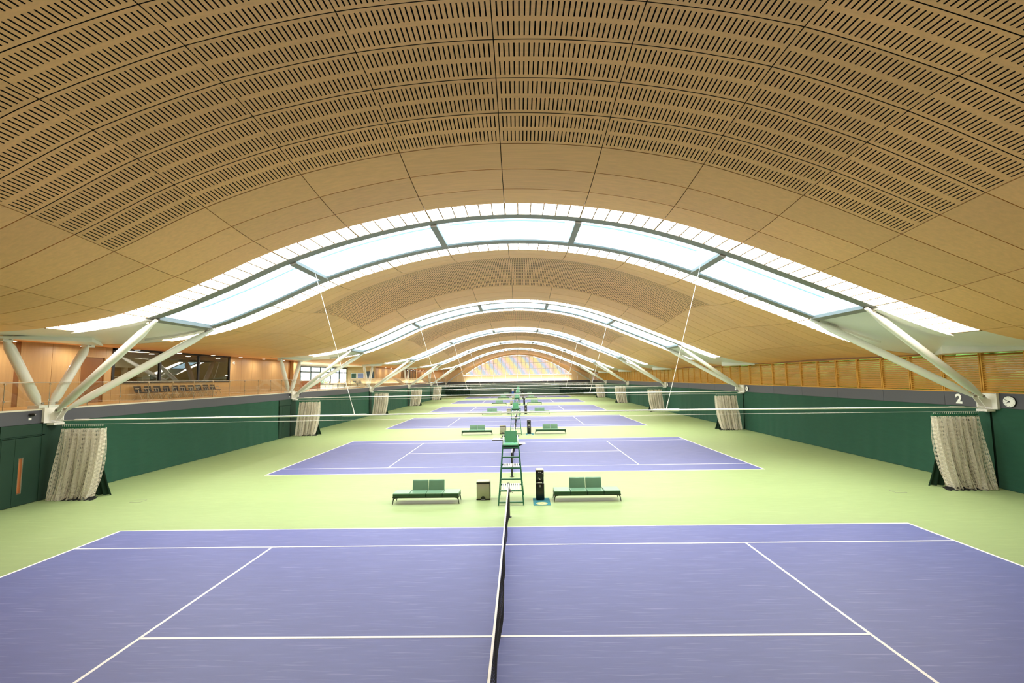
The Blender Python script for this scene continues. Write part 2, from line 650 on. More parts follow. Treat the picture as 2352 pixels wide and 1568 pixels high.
sky_meshes = []
joined = MB()
for nm, mb, mt, lb in sky_parts:
    me = mb.mesh(nm); me.materials.append(M[mt]); sky_meshes.append((nm, me))
    if nm == 'diffuser_panel':
        joined.add(mb.v, mb.f)
joined = joined.mesh('diffuser_panels'); joined.materials.append(M['diffuser'])
for j in range(5):
    t = thing('skylight', 'arched glazed roof light between two glowing strips, ' + ORD[j] + ' from the camera', 'skylight', (0, BAY * j + 9.2, 0), 'arched roof lights across the hall')
    for nm, me in sky_meshes:
        if nm == 'diffuser_panel' and j > 1:
            continue
        link(nm, me, t)
    if j > 1:
        tag(link('diffuser_panels', joined, t), kind='stuff')

# ------------------------------------------------------------------ floor and courts
fl = tag(MB().box(XL - .3, XR + .3, YF - .3, YE + .3, -.2, 0).build('floor', 'court_green'), 'green acrylic sports floor of the whole hall', 'floor', None, 'structure')
cs = MB().box(-11.885, 11.885, -5.485, 5.485, -.01, .002).mesh('court_surface'); cs.materials.append(M['court_purple'])
lines = []


def ln(x0, x1, y0, y1):
    me = MB().box(x0, x1, y0, y1, -.005, .005).mesh('line'); me.materials.append(M['line_white']); lines.append(me)


for sg in (-1, 1):
    ln(-11.885, 11.885, sg * 5.46 - .028, sg * 5.46 + .028)
    ln(-11.885, 11.885, sg * 4.09 - .025, sg * 4.09 + .025)
    ln(sg * 11.86 - .032, sg * 11.86 + .032, -5.488, 5.488)
    ln(sg * 6.375 - .028, sg * 6.375 + .028, -4.115, 4.115)
    ln(min(sg * 11.885, sg * 11.75), max(sg * 11.885, sg * 11.75), -.03, .03)
ln(-6.4, 6.4, -.027, .027)
for j in range(NC):
    c = link('court_surface', cs, fl, (0, BAY * j, 0))
    tag(c, 'purple tennis court rectangle')
    for me in lines:
        link('line', me, c)
for i, (x, y) in enumerate(((-14.25, 8.73), (14.53, 8.87))):
    o = thing('floor_box', 'small flush socket cover set in the green floor by the ' + ('oak gallery side' if i == 0 else 'timber louvre side'), 'floor box', (x, y, 0))
    MB().box(-.19, .19, -.15, .15, -.01, .004).build('lid', 'court_green', o)
    mb = MB()
    for a in ((-.2, .2, -.16, -.15), (-.2, .2, .15, .16), (-.2, -.19, -.16, .16), (.19, .2, -.16, .16)):
        mb.box(*a, -.01, .006)
    mb.build('rim', 'grey_plastic', o)

# ------------------------------------------------------------------ side walls
frames_y = [BAY * j + 9.2 for j in range(NC)]
# right: green cloth wall, grey fascia, timber louvre
wr = tag(MB().box(XR + .06, XR + .3, YF, YE, 0, 3.6).build('wall_right', 'dark_green'), 'long wall with green cloth below a grey band and timber louvres', 'wall', None, 'structure')
ycuts = [YF] + frames_y


def cloth(xw, sgn, y0, y1, seed, z1=3.02):
    """hanging cloth with shallow folds; sgn = direction into the hall"""
    rnd = random.Random(seed)
    ph = [rnd.uniform(0, 6.28) for _ in range(6)]
    n = int((y1 - y0) / .16)
    P = []
    for zi in range(9):
        t = zi / 8
        row = []
        for i in range(n + 1):
            y = y0 + (y1 - y0) * i / n
            env = .5 + .5 * math.sin(y * .55 + ph[0])
            dd = .018 * env * math.sin(y * 5.1 + ph[1]) + .014 * math.sin(y * 2.3 + ph[2] + t) + .02 * env * (1 - t) * math.sin(y * 8.7 + ph[3] + 2 * t)
            dd += .05 * (1 - t) ** 3
            row.append((xw + sgn * (.01 + .6 * abs(dd) + .4 * dd + .012), y, z1 * t + .01))
        P.append(row)
    return MB().grid(P, True, sgn > 0)


for i in range(len(ycuts) - 1):
    cloth(XR + .03, -1, ycuts[i] + .02, ycuts[i + 1] - .04, i).build('cloth', 'green_fabric', wr)
fp = MB().box(-.06, .06, .006, 3.094, 3.04, 3.6).mesh('fascia_panel'); fp.materials.append(M['fascia_grey'])
n_f = 36
for k in range(n_f):
    link('fascia_panel', fp, wr, (XR + .05, 10.94 + 3.1 * (k - 7), 0))
# louvre bays
lv = thing('trim_1', 'band of horizontal timber louvres above the grey fascia', 'louvre', (0, 0, 0), None, 'structure')
post = MB().box(0, .14, -.062, -.014, 3.6, 5.2).box(0, .14, .014, .062, 3.6, 5.2).mesh('post'); post.materials.append(M['slat_oak'])
rail = MB().box(-.01, .15, -.02, 1.57, 3.6, 3.65).box(-.01, .15, -.02, 1.57, 5.15, 5.19).mesh('rail'); rail.materials.append(M['slat_oak'])


def slat_mb(mb, z, y0=0.0):
    vs = [(.02, y0 + .065, z), (.125, y0 + .065, z + .066), (.117, y0 + .065, z + .080), (.012, y0 + .065, z + .014)]
    vs += [(x, y0 + 1.485, z_) for x, _, z_ in vs]
    return mb.add(vs, [(0, 1, 2, 3), (7, 6, 5, 4), (0, 4, 5, 1), (1, 5, 6, 2), (2, 6, 7, 3), (3, 7, 4, 0)])


sl = slat_mb(MB(), 0).mesh('slat'); sl.materials.append(M['slat_oak'])
slz = [3.68 + .0905 * i for i in range(16)]
farsl = MB()
n_b = 63
for k in range(n_b):
    y = 9.4 + 1.553 * (k - 3)
    if y > YE - .5:
        break
    link('post', post, lv, (XR, y, 0))
    link('rail', rail, lv, (XR, y, 0))
    for z in slz:
        if k < 15:
            link('slat', sl, lv, (XR, y, z))
        else:
            slat_mb(farsl, z, y)
tag(farsl.build('slats', 'slat_oak', lv, (XR, 0, 0)), kind='stuff')
hd = MB().box(.0, .12, YF, YE, 5.19, 5.55).build('head_board', 'dark_oak', lv, (XR + .02, 0, 0))
wg = tag(MB().box(XR + .30, XR + .31, YF, YE, 3.6, 5.5).build('window_1', 'clear_glass'), 'long strip of clear glass behind the timber louvres', 'window', None, 'structure')
# greenery outside the louvre glass
tag(MB().box(XR + .32, 60, -30, 130, 2.9, 3.0).build('ground', 'ground_grass'), 'grassy bank outside the louvre glass', 'ground', None, 'structure')
rnd = random.Random(3)
hb = MB()
for i in range(620):
    cx, cy, cz = XR + 1.9 + rnd.random() * .9, YF + (YE - YF) * (i + rnd.random()) / 620, 3.25 + rnd.random() * 3.2
    r = .35 + .25 * rnd.random()
    q = [Vector((rnd.uniform(-1, 1), rnd.uniform(-1, 1), rnd.uniform(-1, 1))).normalized() for _ in range(1)]
    vs, fs = [], []
    for a in range(5):
        for b_ in range(8):
            th, fi = PI * a / 4, 2 * PI * b_ / 8
            rr = r * (1 + .25 * math.sin(3 * fi + i) * math.sin(th))
            vs.append((cx + rr * math.sin(th) * math.cos(fi), cy + rr * 1.2 * math.sin(th) * math.sin(fi), cz + rr * math.cos(th)))
    for a in range(4):
        for b_ in range(8):
            fs.append((a * 8 + b_, (a + 1) * 8 + b_, (a + 1) * 8 + (b_ + 1) % 8, a * 8 + (b_ + 1) % 8))
    hb.add(vs, fs, True)
hb.box(XR + 3.0, XR + 3.6, YF, YE, 3.0, 6.3)
tag(hb.build('hedge', 'leaf_green'), 'yellow green hedge seen through the slits of the timber louvres', 'hedge', None, 'stuff')

# left: green panels, doors, fascia, gallery
wl = tag(MB().box(XL - .3, XL - .03, YF, YE, 0, 3.4).build('wall_left', 'green_panel'), 'long green wall below the glass fronted gallery', 'wall', None, 'structure')
for i in range(len(ycuts) - 1):
    y0, y1 = ycuts[i] + .35, ycuts[i + 1] - .02
    if i == 0:
        y1 = 7.5
    elif i == 1:
        y1 = 25.5
    cloth(XL - .03, 1, y0, y1 - (0 if i < 2 else .4), 50 + i, 2.98).build('cloth', 'green_fabric', wl)
for y in frames_y:
    MB().box(XL - .05, XL + .05, y - .33, y + .42, 0, 3.0).build('pilaster', 'dark_green', wl)
for k in range(n_f):
    link('fascia_panel', fp, wl, (XL - .05, 12.39 + 3.09 * (k - 7), -.04))


def wall_door(idx, y0, y1, label, split=.33, glazed=True):
    d = thing('door_%d' % idx, label, 'door', (XL, 0, 0), None, 'structure')
    MB().box(-.02, .035, y0 + .02, y0 + (y1 - y0) * split - .01, .02, 2.5).build('side_leaf', 'green_panel', d)
    ya = y0 + (y1 - y0) * split
    mb = MB()
    if glazed:
        a, e = ya + .14, ya + .26
        for q in ((ya, a, .02, 2.5), (e, y1 - .03, .02, 2.5), (a, e, .02, .46), (a, e, 1.75, 2.5)):
            mb.box(-.02, .035, q[0], q[1], q[2], q[3])
        lf = mb.build('leaf', 'green_panel', d)
        MB().box(-.018, -.005, a, e, .46, 1.75).build('vision_panel', 'counter_wood', lf)
        mb = MB().box(-.01, .05, e - .012, e + .022, .44, 1.77).box(-.01, .045, a - .012, a + .004, .44, 1.77)
        mb.box(-.01, .045, a, e, .44, .46).box(-.01, .045, a, e, 1.75, 1.77)
        mb.build('vision_frame', 'chrome', lf)
    else:
        lf = mb.box(-.02, .035, ya, y1 - .03, .02, 2.5).build('leaf', 'green_panel', d)
        MB().rod((.08, ya + .12, .9), (.08, ya + .12, 1.3), .015).build('handle', 'black_metal', lf)
    MB().box(-.02, .045, y1 - .03, y1 + .0, 0, 2.55).build('edge_strip', 'bolt_steel' if glazed else 'black_metal', d)
    MB().box(-.02, .05, y0 - .04, y1 + .04, 2.52, 2.56).box(-.02, .05, y0 - .04, y0 + .0, 0, 2.52).build('frame', 'dark_green', d)
    MB().box(-.02, .03, y0 - .04, y1 + .04, 2.57, 2.99).build('head_panel', 'green_panel', d)


wall_door(1, 7.55, 8.92, 'green double door with a slim upright vision panel, nearest the camera')
wall_door(2, 25.6, 27.2, 'green flush door just before the second white frame', .25, False)

# ------------------------------------------------------------------ gallery: slab, back wall, balustrade, rooms behind
gs = tag(MB().box(XG - .2, XL - .11, YF, YE, 3.3, 3.5).build('trim_2', 'gallery_floor'), 'oak floor slab of the gallery along the hall', 'floor', None, 'structure')
MB().box(XL - .13, XL + .015, YF, YE, 3.5, 3.56).build('kerb', 'plaster', gs)
wb = thing('wall_gallery', 'oak panelled back wall of the gallery', 'wall', (XG, 0, 0), None, 'structure')


def oak_panels(y0, y1, z0=3.5, z1=6.5, step=1.55):
    n = max(1, round((y1 - y0) / step))
    for i in range(n):
        a, e = y0 + (y1 - y0) * i / n, y0 + (y1 - y0) * (i + 1) / n
        MB().box(-.09, 0, a + .007, e - .007, z0, z1).build('panel', 'wall_oak', wb)


MB().box(-.24, -.10, YF, 15.9, 3.5, 6.7).box(-.24, -.10, 25.65, 35.9, 3.5, 6.7).box(-.24, -.1, 15.9, 25.65, 3.5, 4.55).box(-.24, -.1, 60.2, YE, 3.5, 6.7).build('backing', 'dark_oak', wb)
oak_panels(YF, 11.2)
MB().box(-.06, -.02, 11.2, 11.42, 3.5, 6.5).build('recess', 'dark_oak', wb)
oak_panels(11.42, 14.1, step=1.35)
oak_panels(14.1, 15.5, 5.92, 6.5, 1.4)
oak_panels(15.5, 15.9, step=.4)
oak_panels(15.9, 25.65, 3.5, 4.55, 1.62)
oak_panels(25.65, 34.3)
MB().box(-.06, .02, 34.3, 34.6, 3.5, 6.5).build('recess', 'dark_oak', wb)
MB().box(-.3, .35, 34.6, 35.9, 3.5, 6.55).build('pier', 'wall_oak', wb)
oak_panels(60.2, 74.6)
oak_panels(86.8, 88)
oak_panels(91, YE)
oak_panels(74.6, 86.8, 3.5, 4.3)
d = thing('door_3', 'dark oak door standing in the gallery wall before the wide window', 'door', (XG, 0, 0), None, 'structure')
MB().box(-.08, -.03, 14.15, 14.82, 3.5, 5.9).build('leaf', 'dark_oak', d)
MB().box(-.07, -.05, 14.82, 15.45, 3.5, 5.9).build('side_panel', 'dark_oak', d)
MB().box(-.08, .01, 14.1, 14.15, 3.5, 5.92).box(-.08, .01, 15.45, 15.5, 3.5, 5.92).build('frame', 'wall_oak', d)
d = thing('door_4', 'dark doorway far along the gallery wall beyond the tall window', 'door', (XG, 0, 0), None, 'structure')
MB().box(-.08, -.03, 88, 91, 3.5, 6.1).build('leaf', 'dark_oak', d)
MB().box(-.08, .01, 88, 91, 6.1, 6.5).build('frame', 'wall_oak', d)


def glazing(name, label, x, ys, zs_, gm, fm='black_metal', axis=0, t=.05):
    w = thing(name, label, 'window', (0, 0, 0), None, 'structure')
    mb = MB()
    y0, y1, z0, z1 = ys[0], ys[-1], zs_[0], zs_[-1]

    def bx(a, e, c, d_, x0, x1):
        if axis == 0:
            mb.box(x + x0, x + x1, a, e, c, d_)
        else:
            mb.box(a, e, x + x0, x + x1, c, d_)
    for y in ys:
        bx(y - t, y + t, z0, z1, -.06, .04)
    for z in zs_:
        bx(y0 - t, y1 + t, z - t, z + t, -.06, .04)
    mb.build('frame', fm, w)
    for i in range(len(ys) - 1):
        for k in range(len(zs_) - 1):
            g = MB()
            if axis == 0:
                g.box(x - .02, x - .012, ys[i] + t, ys[i + 1] - t, zs_[k] + t, zs_[k + 1] - t)
            else:
                g.box(ys[i] + t, ys[i + 1] - t, x - .02, x - .012, zs_[k] + t, zs_[k + 1] - t)
            g.build('pane', gm, w)
    return w


glazing('window_2', 'wide black framed window of the viewing room above the row of chairs', XG, [15.93, 19.08, 22.38, 25.62], [4.57, 6.47], 'window_glass', t=.07)
# viewing room behind it
tag(MB().box(-27.2, -27.0, 14, 28, 3.4, 6.7).build('wall_room_back', 'plaster'), 'beige back wall of the viewing room', 'wall', None, 'structure')
tag(MB().box(-27.0, XG - .24, 13.9, 14.1, 3.4, 6.7).box(-27.0, XG - .24, 27.9, 28.1, 3.4, 6.7).build('wall_room_side', 'plaster'), 'beige side walls of the viewing room', 'wall', None, 'structure')
tag(MB().box(-27.0, XG - .2, 14, 28, 3.4, 3.5).build('floor_room', 'gallery_floor'), 'oak floor of the viewing room', 'floor', None, 'structure')
tag(MB().box(-27.2, XG - .1, 14, 28, 6.6, 6.7).build('ceiling_room', 'plaster'), 'pale ceiling of the viewing room', 'ceiling', None, 'structure')
tag(MB().box(-25.3, -24.4, 19.5, 20.7, 6.57, 6.6).build('ceiling_lamp', 'lamp_glow'), 'flat white ceiling lamp in the viewing room', 'lamp')
sh = thing('shelf_unit', 'open shelf unit against the back wall of the viewing room', 'shelf', (-26.8, 21.2, 3.5))
for z in (.05, .75, 1.45, 2.1):
    MB().box(-.18, .22, -1.3, 1.3, z, z + .04).build('shelf', 'plaster', sh)
for y in (-1.3, 0, 1.26):
    MB().box(-.18, .22, y, y + .04, 0, 2.14).build('upright', 'plaster', sh)
MB().box(-.19, -.18, -1.3, 1.3, 0, 2.14).build('back_panel', 'dark_oak', sh)
oc = thing('office_chair', 'dark swivel chair inside the viewing room behind the glass', 'chair', (-23.7, 20.3, 3.5))
MB().box(-.25, .25, -.25, .25, .75, .85, .04).build('seat', 'chair_black', oc)
MB().box(-.28, -.2, -.24, .24, .95, 1.55, .03).build('backrest', 'chair_black', oc)
MB().rod((0, 0, .1), (0, 0, .76), .03).rod((-.24, 0, .8), (-.24, 0, 1.0), .03).build('column', 'chrome', oc)
mb = MB()
for k in range(5):
    a = 2 * PI * k / 5
    mb.rod((0, 0, .12), (.3 * math.cos(a), .3 * math.sin(a), .05), .02)
mb.build('base', 'black_plastic', oc)

# lounge beyond the oak pier
LX = -27.0
tag(MB().box(LX - .2, XG, 35.9, 62.2, 3.4, 3.5).build('floor_lounge', 'lounge_floor'), 'pale floor of the lounge beyond the oak pier', 'floor', None, 'structure')
tag(MB().box(LX - .2, XG - .1, 35.9, 62.2, 6.55, 6.7).build('ceiling_lounge', 'lounge_white'), 'white ceiling of the lounge beyond the oak pier', 'ceiling', None, 'structure')
tag(MB().box(LX - .2, XG, 60.0, 60.2, 3.4, 6.6).build('wall_lounge_end', 'wall_oak'), 'oak end wall of the lounge carrying the pictures', 'wall', None, 'structure')
tag(MB().box(LX - .2, XG - .3, 35.7, 35.9, 3.4, 6.6).build('wall_lounge_side', 'wall_oak'), 'oak side wall of the lounge at the pier', 'wall', None, 'structure')
tag(MB().box(LX - .15, LX - .05, 35.9, 60, 3.4, 4.0).box(LX - .15, LX - .05, 35.9, 60, 6.3, 6.6).build('wall_lounge_sill', 'lounge_white'), 'white sill wall under the lounge windows', 'wall', None, 'structure')
mb = MB()
for y in (39, 44, 49, 54):
    mb.disc((-25, y, 6.53), (0, 0, 1), .12, .02, 12)
tag(mb.build('downlight_row', 'lamp_glow'), 'row of small round downlights in the lounge ceiling', 'lamp')
for i, y in enumerate((39, 44, 49, 54)):
    la = bpy.data.lights.new('lounge_glow', 'AREA')
    la.shape = 'DISK'
    la.size = .3
    la.energy = 60
    la.color = (1, .95, .85)
    link('lounge_glow', la, None, (-25, y, 6.5))
glazing('window_3', 'tall dark framed lounge windows with a top row of fanlights', LX, [36, 40.5, 45.4, 48.1, 50.8, 54, 57, 60], [4.0, 5.62, 6.3], 'clear_glass', 'window_frame', t=.09)
tag(MB().box(-60, LX - .3, -20, 130, 3.0, 3.1).build('ground', 'ground_grass'), 'lawn outside the lounge windows', 'ground', None, 'structure')
rnd = random.Random(9)
for i, y in enumerate((47.2, 55.5)):
    t = thing('shrub', ('leafy shrub outside the lounge glass, ' + ('nearer the oak pier' if i == 0 else 'nearer the framed pictures')), 'shrub', (-28.6, y, 3.1))
    mb = MB()
    for k in range(260):
        p = Vector((rnd.gauss(0, .35), rnd.gauss(0, .7), abs(rnd.gauss(.8, .4))))
        a = Vector((rnd.uniform(-1, 1), rnd.uniform(-1, 1), rnd.uniform(-.5, 1))).normalized() * .16
        b_ = a.cross(Vector((rnd.uniform(-1, 1), rnd.uniform(-1, 1), 1))).normalized() * .06
        mb.add([p - a, p + b_, p + a, p - b_], [(0, 1, 2, 3)])
    mb.build('foliage', 'leaf_green', t)
    mb = MB()
    for k in range(5):
        mb.rod((0, .1 * k - .2, 0), (rnd.gauss(0, .2), rnd.gauss(0, .5), .9), .02, .008, 5)
    mb.build('stems', 'dark_oak', t)
co_ = thing('counter', 'low oak bar counter at the near end of the lounge', 'counter', (-24.6, 42.5, 3.5))
MB().box(-.3, .3, -2.6, 2.6, 0, .95).build('body', 'counter_wood', co_)
MB().box(-.38, .38, -2.7, 2.7, .95, 1.0).build('worktop', 'plaster', co_)
LP = [(-23.6, 48.5), (-24.2, 52.2), (-23.7, 55.6)]
WHERE = ['closest to the oak counter', 'middle of the lounge', 'closest to the framed pictures']
for i, (x, y) in enumerate(LP):
    t = thing('lounge_table', 'round pale lounge table, ' + WHERE[i], 'table', (x, y, 3.5), 'tables in the lounge')
    MB().disc((0, 0, .72), (0, 0, 1), .45, .03, 20).build('tabletop', 'slat_oak', t)
    MB().rod((0, 0, .02), (0, 0, .72), .035).build('column', 'black_metal', t)
    MB().disc((0, 0, 0), (0, 0, 1), .25, .02, 16).build('base', 'black_metal', t)
    for k, a in enumerate((40, 220)):
        a = math.radians(a + 25 * i)
        c = thing('lounge_chair', 'dark lounge chair ' + ('on the window side' if math.cos(a) < 0 else 'on the hall side') + ' of the round table ' + WHERE[i], 'chair', (x + .8 * math.cos(a), y + .8 * math.sin(a), 3.5), 'chairs in the lounge')
        c.rotation_euler = (0, 0, a + PI / 2)
        MB().box(-.22, .22, -.22, .22, .42, .48, .02).build('seat', 'chair_black', c)
        MB().box(-.22, .22, -.25, -.2, .55, .85, .02).build('backrest', 'chair_black', c)
        for sx_ in (-1, 1):
            MB().rod((sx_ * .2, .2, 0), (sx_ * .19, .19, .43), .014, n=6).build('leg', 'chair_leg', c)
            MB().rod((sx_ * .2, -.24, 0), (sx_ * .2, -.235, .8), .014, n=6).build('leg', 'chair_leg', c)
for nm, lbl, x0, x1, z0, z1, mt in (('framed_picture', 'dark green framed picture on the lounge end wall', -26.3, -25.55, 4.75, 5.5, 'picture_green'),
                                   ('framed_picture', 'violet grey framed court photograph on the lounge end wall', -25.3, -24.4, 4.75, 5.5, 'picture_violet'),
                                   ('wall_screen', 'wide dark wall screen at the end of the lounge', -24.0, -22.75, 4.75, 5.75, 'screen_dark')):
    o = thing(nm, lbl, 'picture' if nm[0] == 'f' else 'screen', ((x0 + x1) / 2, 59.97, (z0 + z1) / 2))
    hx, hz = (x1 - x0) / 2, (z1 - z0) / 2
    MB().box(-hx, hx, -.012, .0, -hz, hz).build('picture', mt, o)
    fr = MB()
    for q in ((-hx - .04, hx + .04, hz, hz + .04), (-hx - .04, hx + .04, -hz - .04, -hz), (-hx - .04, -hx, -hz, hz), (hx, hx + .04, -hz, hz)):
        fr.box(q[0], q[1], -.03, .02, q[2], q[3])
    fr.build('frame', 'line_white' if nm[0] == 'f' else 'black_metal', o)
glazing('window_4', 'tall window of upright panes far along the gallery wall', XG - .05, [74.6, 77, 79.4, 81.8, 84.2, 86.8], [4.3, 6.45], 'clear_glass', 'window_frame', t=.08)

# glass balustrade
bl = thing('glass_balustrade', 'clear glass balustrade with steel stanchions along the gallery edge', 'balustrade', (XL - .03, 0, 0))
gp = MB().box(-.008, .008, .012, 1.518, 3.58, 4.56).mesh('glass_panel'); gp.materials.append(M['clear_glass'])
st = MB().rod((0, 0, 3.52), (0, 0, 4.58), .013, n=6).box(-.02, .03, -.02, .02, 3.86, 3.92).box(-.02, .03, -.025, .025, 4.5, 4.55).mesh('stanchion'); st.materials.append(M['chrome'])
y = 7.59 - 1.53 * 10
while y < YE - 1.6:
    link('glass_panel', gp, bl, (0, y, 0))
    if int(round((y - 7.59) / 1.53)) % 1 == 0 and y < 40:
        link('stanchion', st, bl, (-.03, y, 0))
    y += 1.53
MB().box(-.02, .02, YF, YE, 4.57, 4.60).build('handrail', 'chrome', bl)

# ------------------------------------------------------------------ end wall and the wall behind the camera
we = tag(MB().box(XL - .2, XR + .2, YE, YE + .3, 0, 3.1).build('wall_end', 'end_green'), 'far end wall with oak band and arched coloured window', 'wall', None, 'structure')
MB().box(XL, XR, YE - .06, YE, 3.05, 3.55).build('fascia_panel', 'fascia_grey', we)
for z in (.6, 1.2, 1.8, 2.4):
    MB().box(-12.0, 10.2, YE - .03, YE + .01, z, z + .03).build('joint_strip', 'fascia_grey', we)
for x0, x1 in ((-18.3, -12.2), (10.4, 18.5)):
    rnd = random.Random(int(x0))
    P = [[(x0 + (x1 - x0) * i / 60, YE - .12 - .06 * math.sin(i * 1.3), z) for i in range(61)] for z in (.02, 1.4, 2.9)]
    MB().grid(P, True, False).build('drape', 'dark_green', we)
k = -8
mb_n = 0
while k < 7:
    x0, x1 = max(XG - .2, 3.03 * k - .12), min(XR + .2, 3.03 * (k + 1) - .12)
    if x1 > x0:
        MB().box(x0 + .01, x1 - .01, YE - .03, YE + .1, 3.55, 5.13).build('panel', 'overexposed_oak', we)
    k += 1


def arch_z(x):
    return float(prof_z(np.clip(x, -22.4, 18.8)))


def win_z(x):
    """upper edge of the coloured window"""
    return 10.15 - 5.02 * (abs(x + .1) / 13.65) ** 2.02


ow = MB()
xs_ = np.linspace(XG, 18.75, 90)
ow.grid([[(float(x), YE, max(5.13, win_z(x)) if abs(x + .1) < 13.6 else 5.13) for x in xs_], [(float(x), YE, arch_z(x) + 1.3) for x in xs_]], False)
ow.build('spandrel', 'overexposed_oak', we)
cw = thing('window_5', 'arched window of pastel coloured panes in the far end wall', 'window', (0, YE, 0), None, 'structure')
nmul = MB()
rows_z = [5.13, 6.66, 8.14, 9.7, 10.2]
step = 3.03 / 3
for i in range(-14, 14):
    x0, x1 = step * i - .12, step * (i + 1) - .12
    for r in range(4):
        z0, z1 = rows_z[r], rows_z[r + 1]
        za, zb = min(z1, win_z(x0)), min(z1, win_z(x1))
        if max(za, zb) <= z0 + .05:
            continue
        pts = [(x0 + .03, .03, z0 + .04), (x1 - .03, .03, z0 + .04), (x1 - .03, .03, max(z0 + .04, zb - .04)), (x0 + .03, .03, max(z0 + .04, za - .04))]
        mb = MB().add(pts, [(0, 1, 2, 3)])
        mb.build('pane', 'coloured_glass', cw)
    zt = win_z(x0)
    if zt > 5.2:
        wd = .10 if i % 3 == 0 else .06
        nmul.box(x0 - wd, x0 + wd, -.06, .05, 5.13, zt)
for z in rows_z[1:4]:
    h = 13.65 * ((10.15 - z) / 5.02) ** .5
    nmul.box(-h - .1, h - .1, -.064, .046, z - .08, z + .08)
nmul.build('mullions', 'lit_mullion', cw)
for i, x0 in enumerate((-13.2, -6.6, 0.0, 6.6)):     # made-up slim uplights, added on the ledge to brighten the end wall
    t = thing('added_ledge_uplight', 'added slim linear uplight on the far ledge under the coloured window, ' + ORD[i] + ' from the gallery side', 'lamp', (x0 + 3.3, YE - .42, 3.42), 'added uplights on the far ledge')
    MB().box(-3.2, 3.2, -.06, .06, -.06, 0).box(-3.2, 3.2, -.06, -.045, 0, .05).build('housing', 'fascia_grey', t)
    MB().box(-3.2, -3.1, .05, .36, -.05, -.03).box(3.1, 3.2, .05, .36, -.05, -.03).build('bracket', 'fascia_grey', t)
    la = bpy.data.lights.new('added_uplight_glow', 'AREA')
    la.shape = 'RECTANGLE'
    la.size = 6.3
    la.size_y = .08
    la.energy = 60
    la.color = (1, .93, .8)
    g = link('glow', la, t, (0, 0, .01))
    g.rotation_euler = (math.radians(158), 0, 0)
wf = tag(MB().box(XG - .2, XR + .4, YF - .3, YF, 0, 12.2).build('wall_front', 'wall_oak'), 'oak wall behind the camera', 'wall', None, 'structure')
mb = MB()
mb.grid([[surf(s, 6.6, .02) for s in svals], [(surf(s, 6.6, .02)[0], 9.4, surf(s, 6.6, .02)[2]) for s in svals]], True, True)
me = mb.mesh('end_panel'); me.materials.append(M['ceiling_oak'])
for y0, sc_ in ((-2 * 6.6 - 2.8 + 0.0, 1),):
    tag(link('ceiling', me, None, (0, y0, 0)), 'plain oak ceiling strip over the wall behind the camera', 'ceiling', None, 'structure')
tag(link('ceiling', me, None, (0, BAY * 5, 0)), 'plain oak ceiling strip against the far end wall', 'ceiling', None, 'structure')

# ------------------------------------------------------------------ white V frames, tie rods, hangers
def v_strut(mb, p0, p1, r):
    p0, p1 = Vector(p0), Vector(p1)
    d_ = p1 - p0
    pts = [p0 + d_ * t for t in (0, .04, .14, .86, .95, 1)]
    mb.pipe(pts, [r * .45, r * .5, r, r, r * .55, r * .45], 16)
    return mb


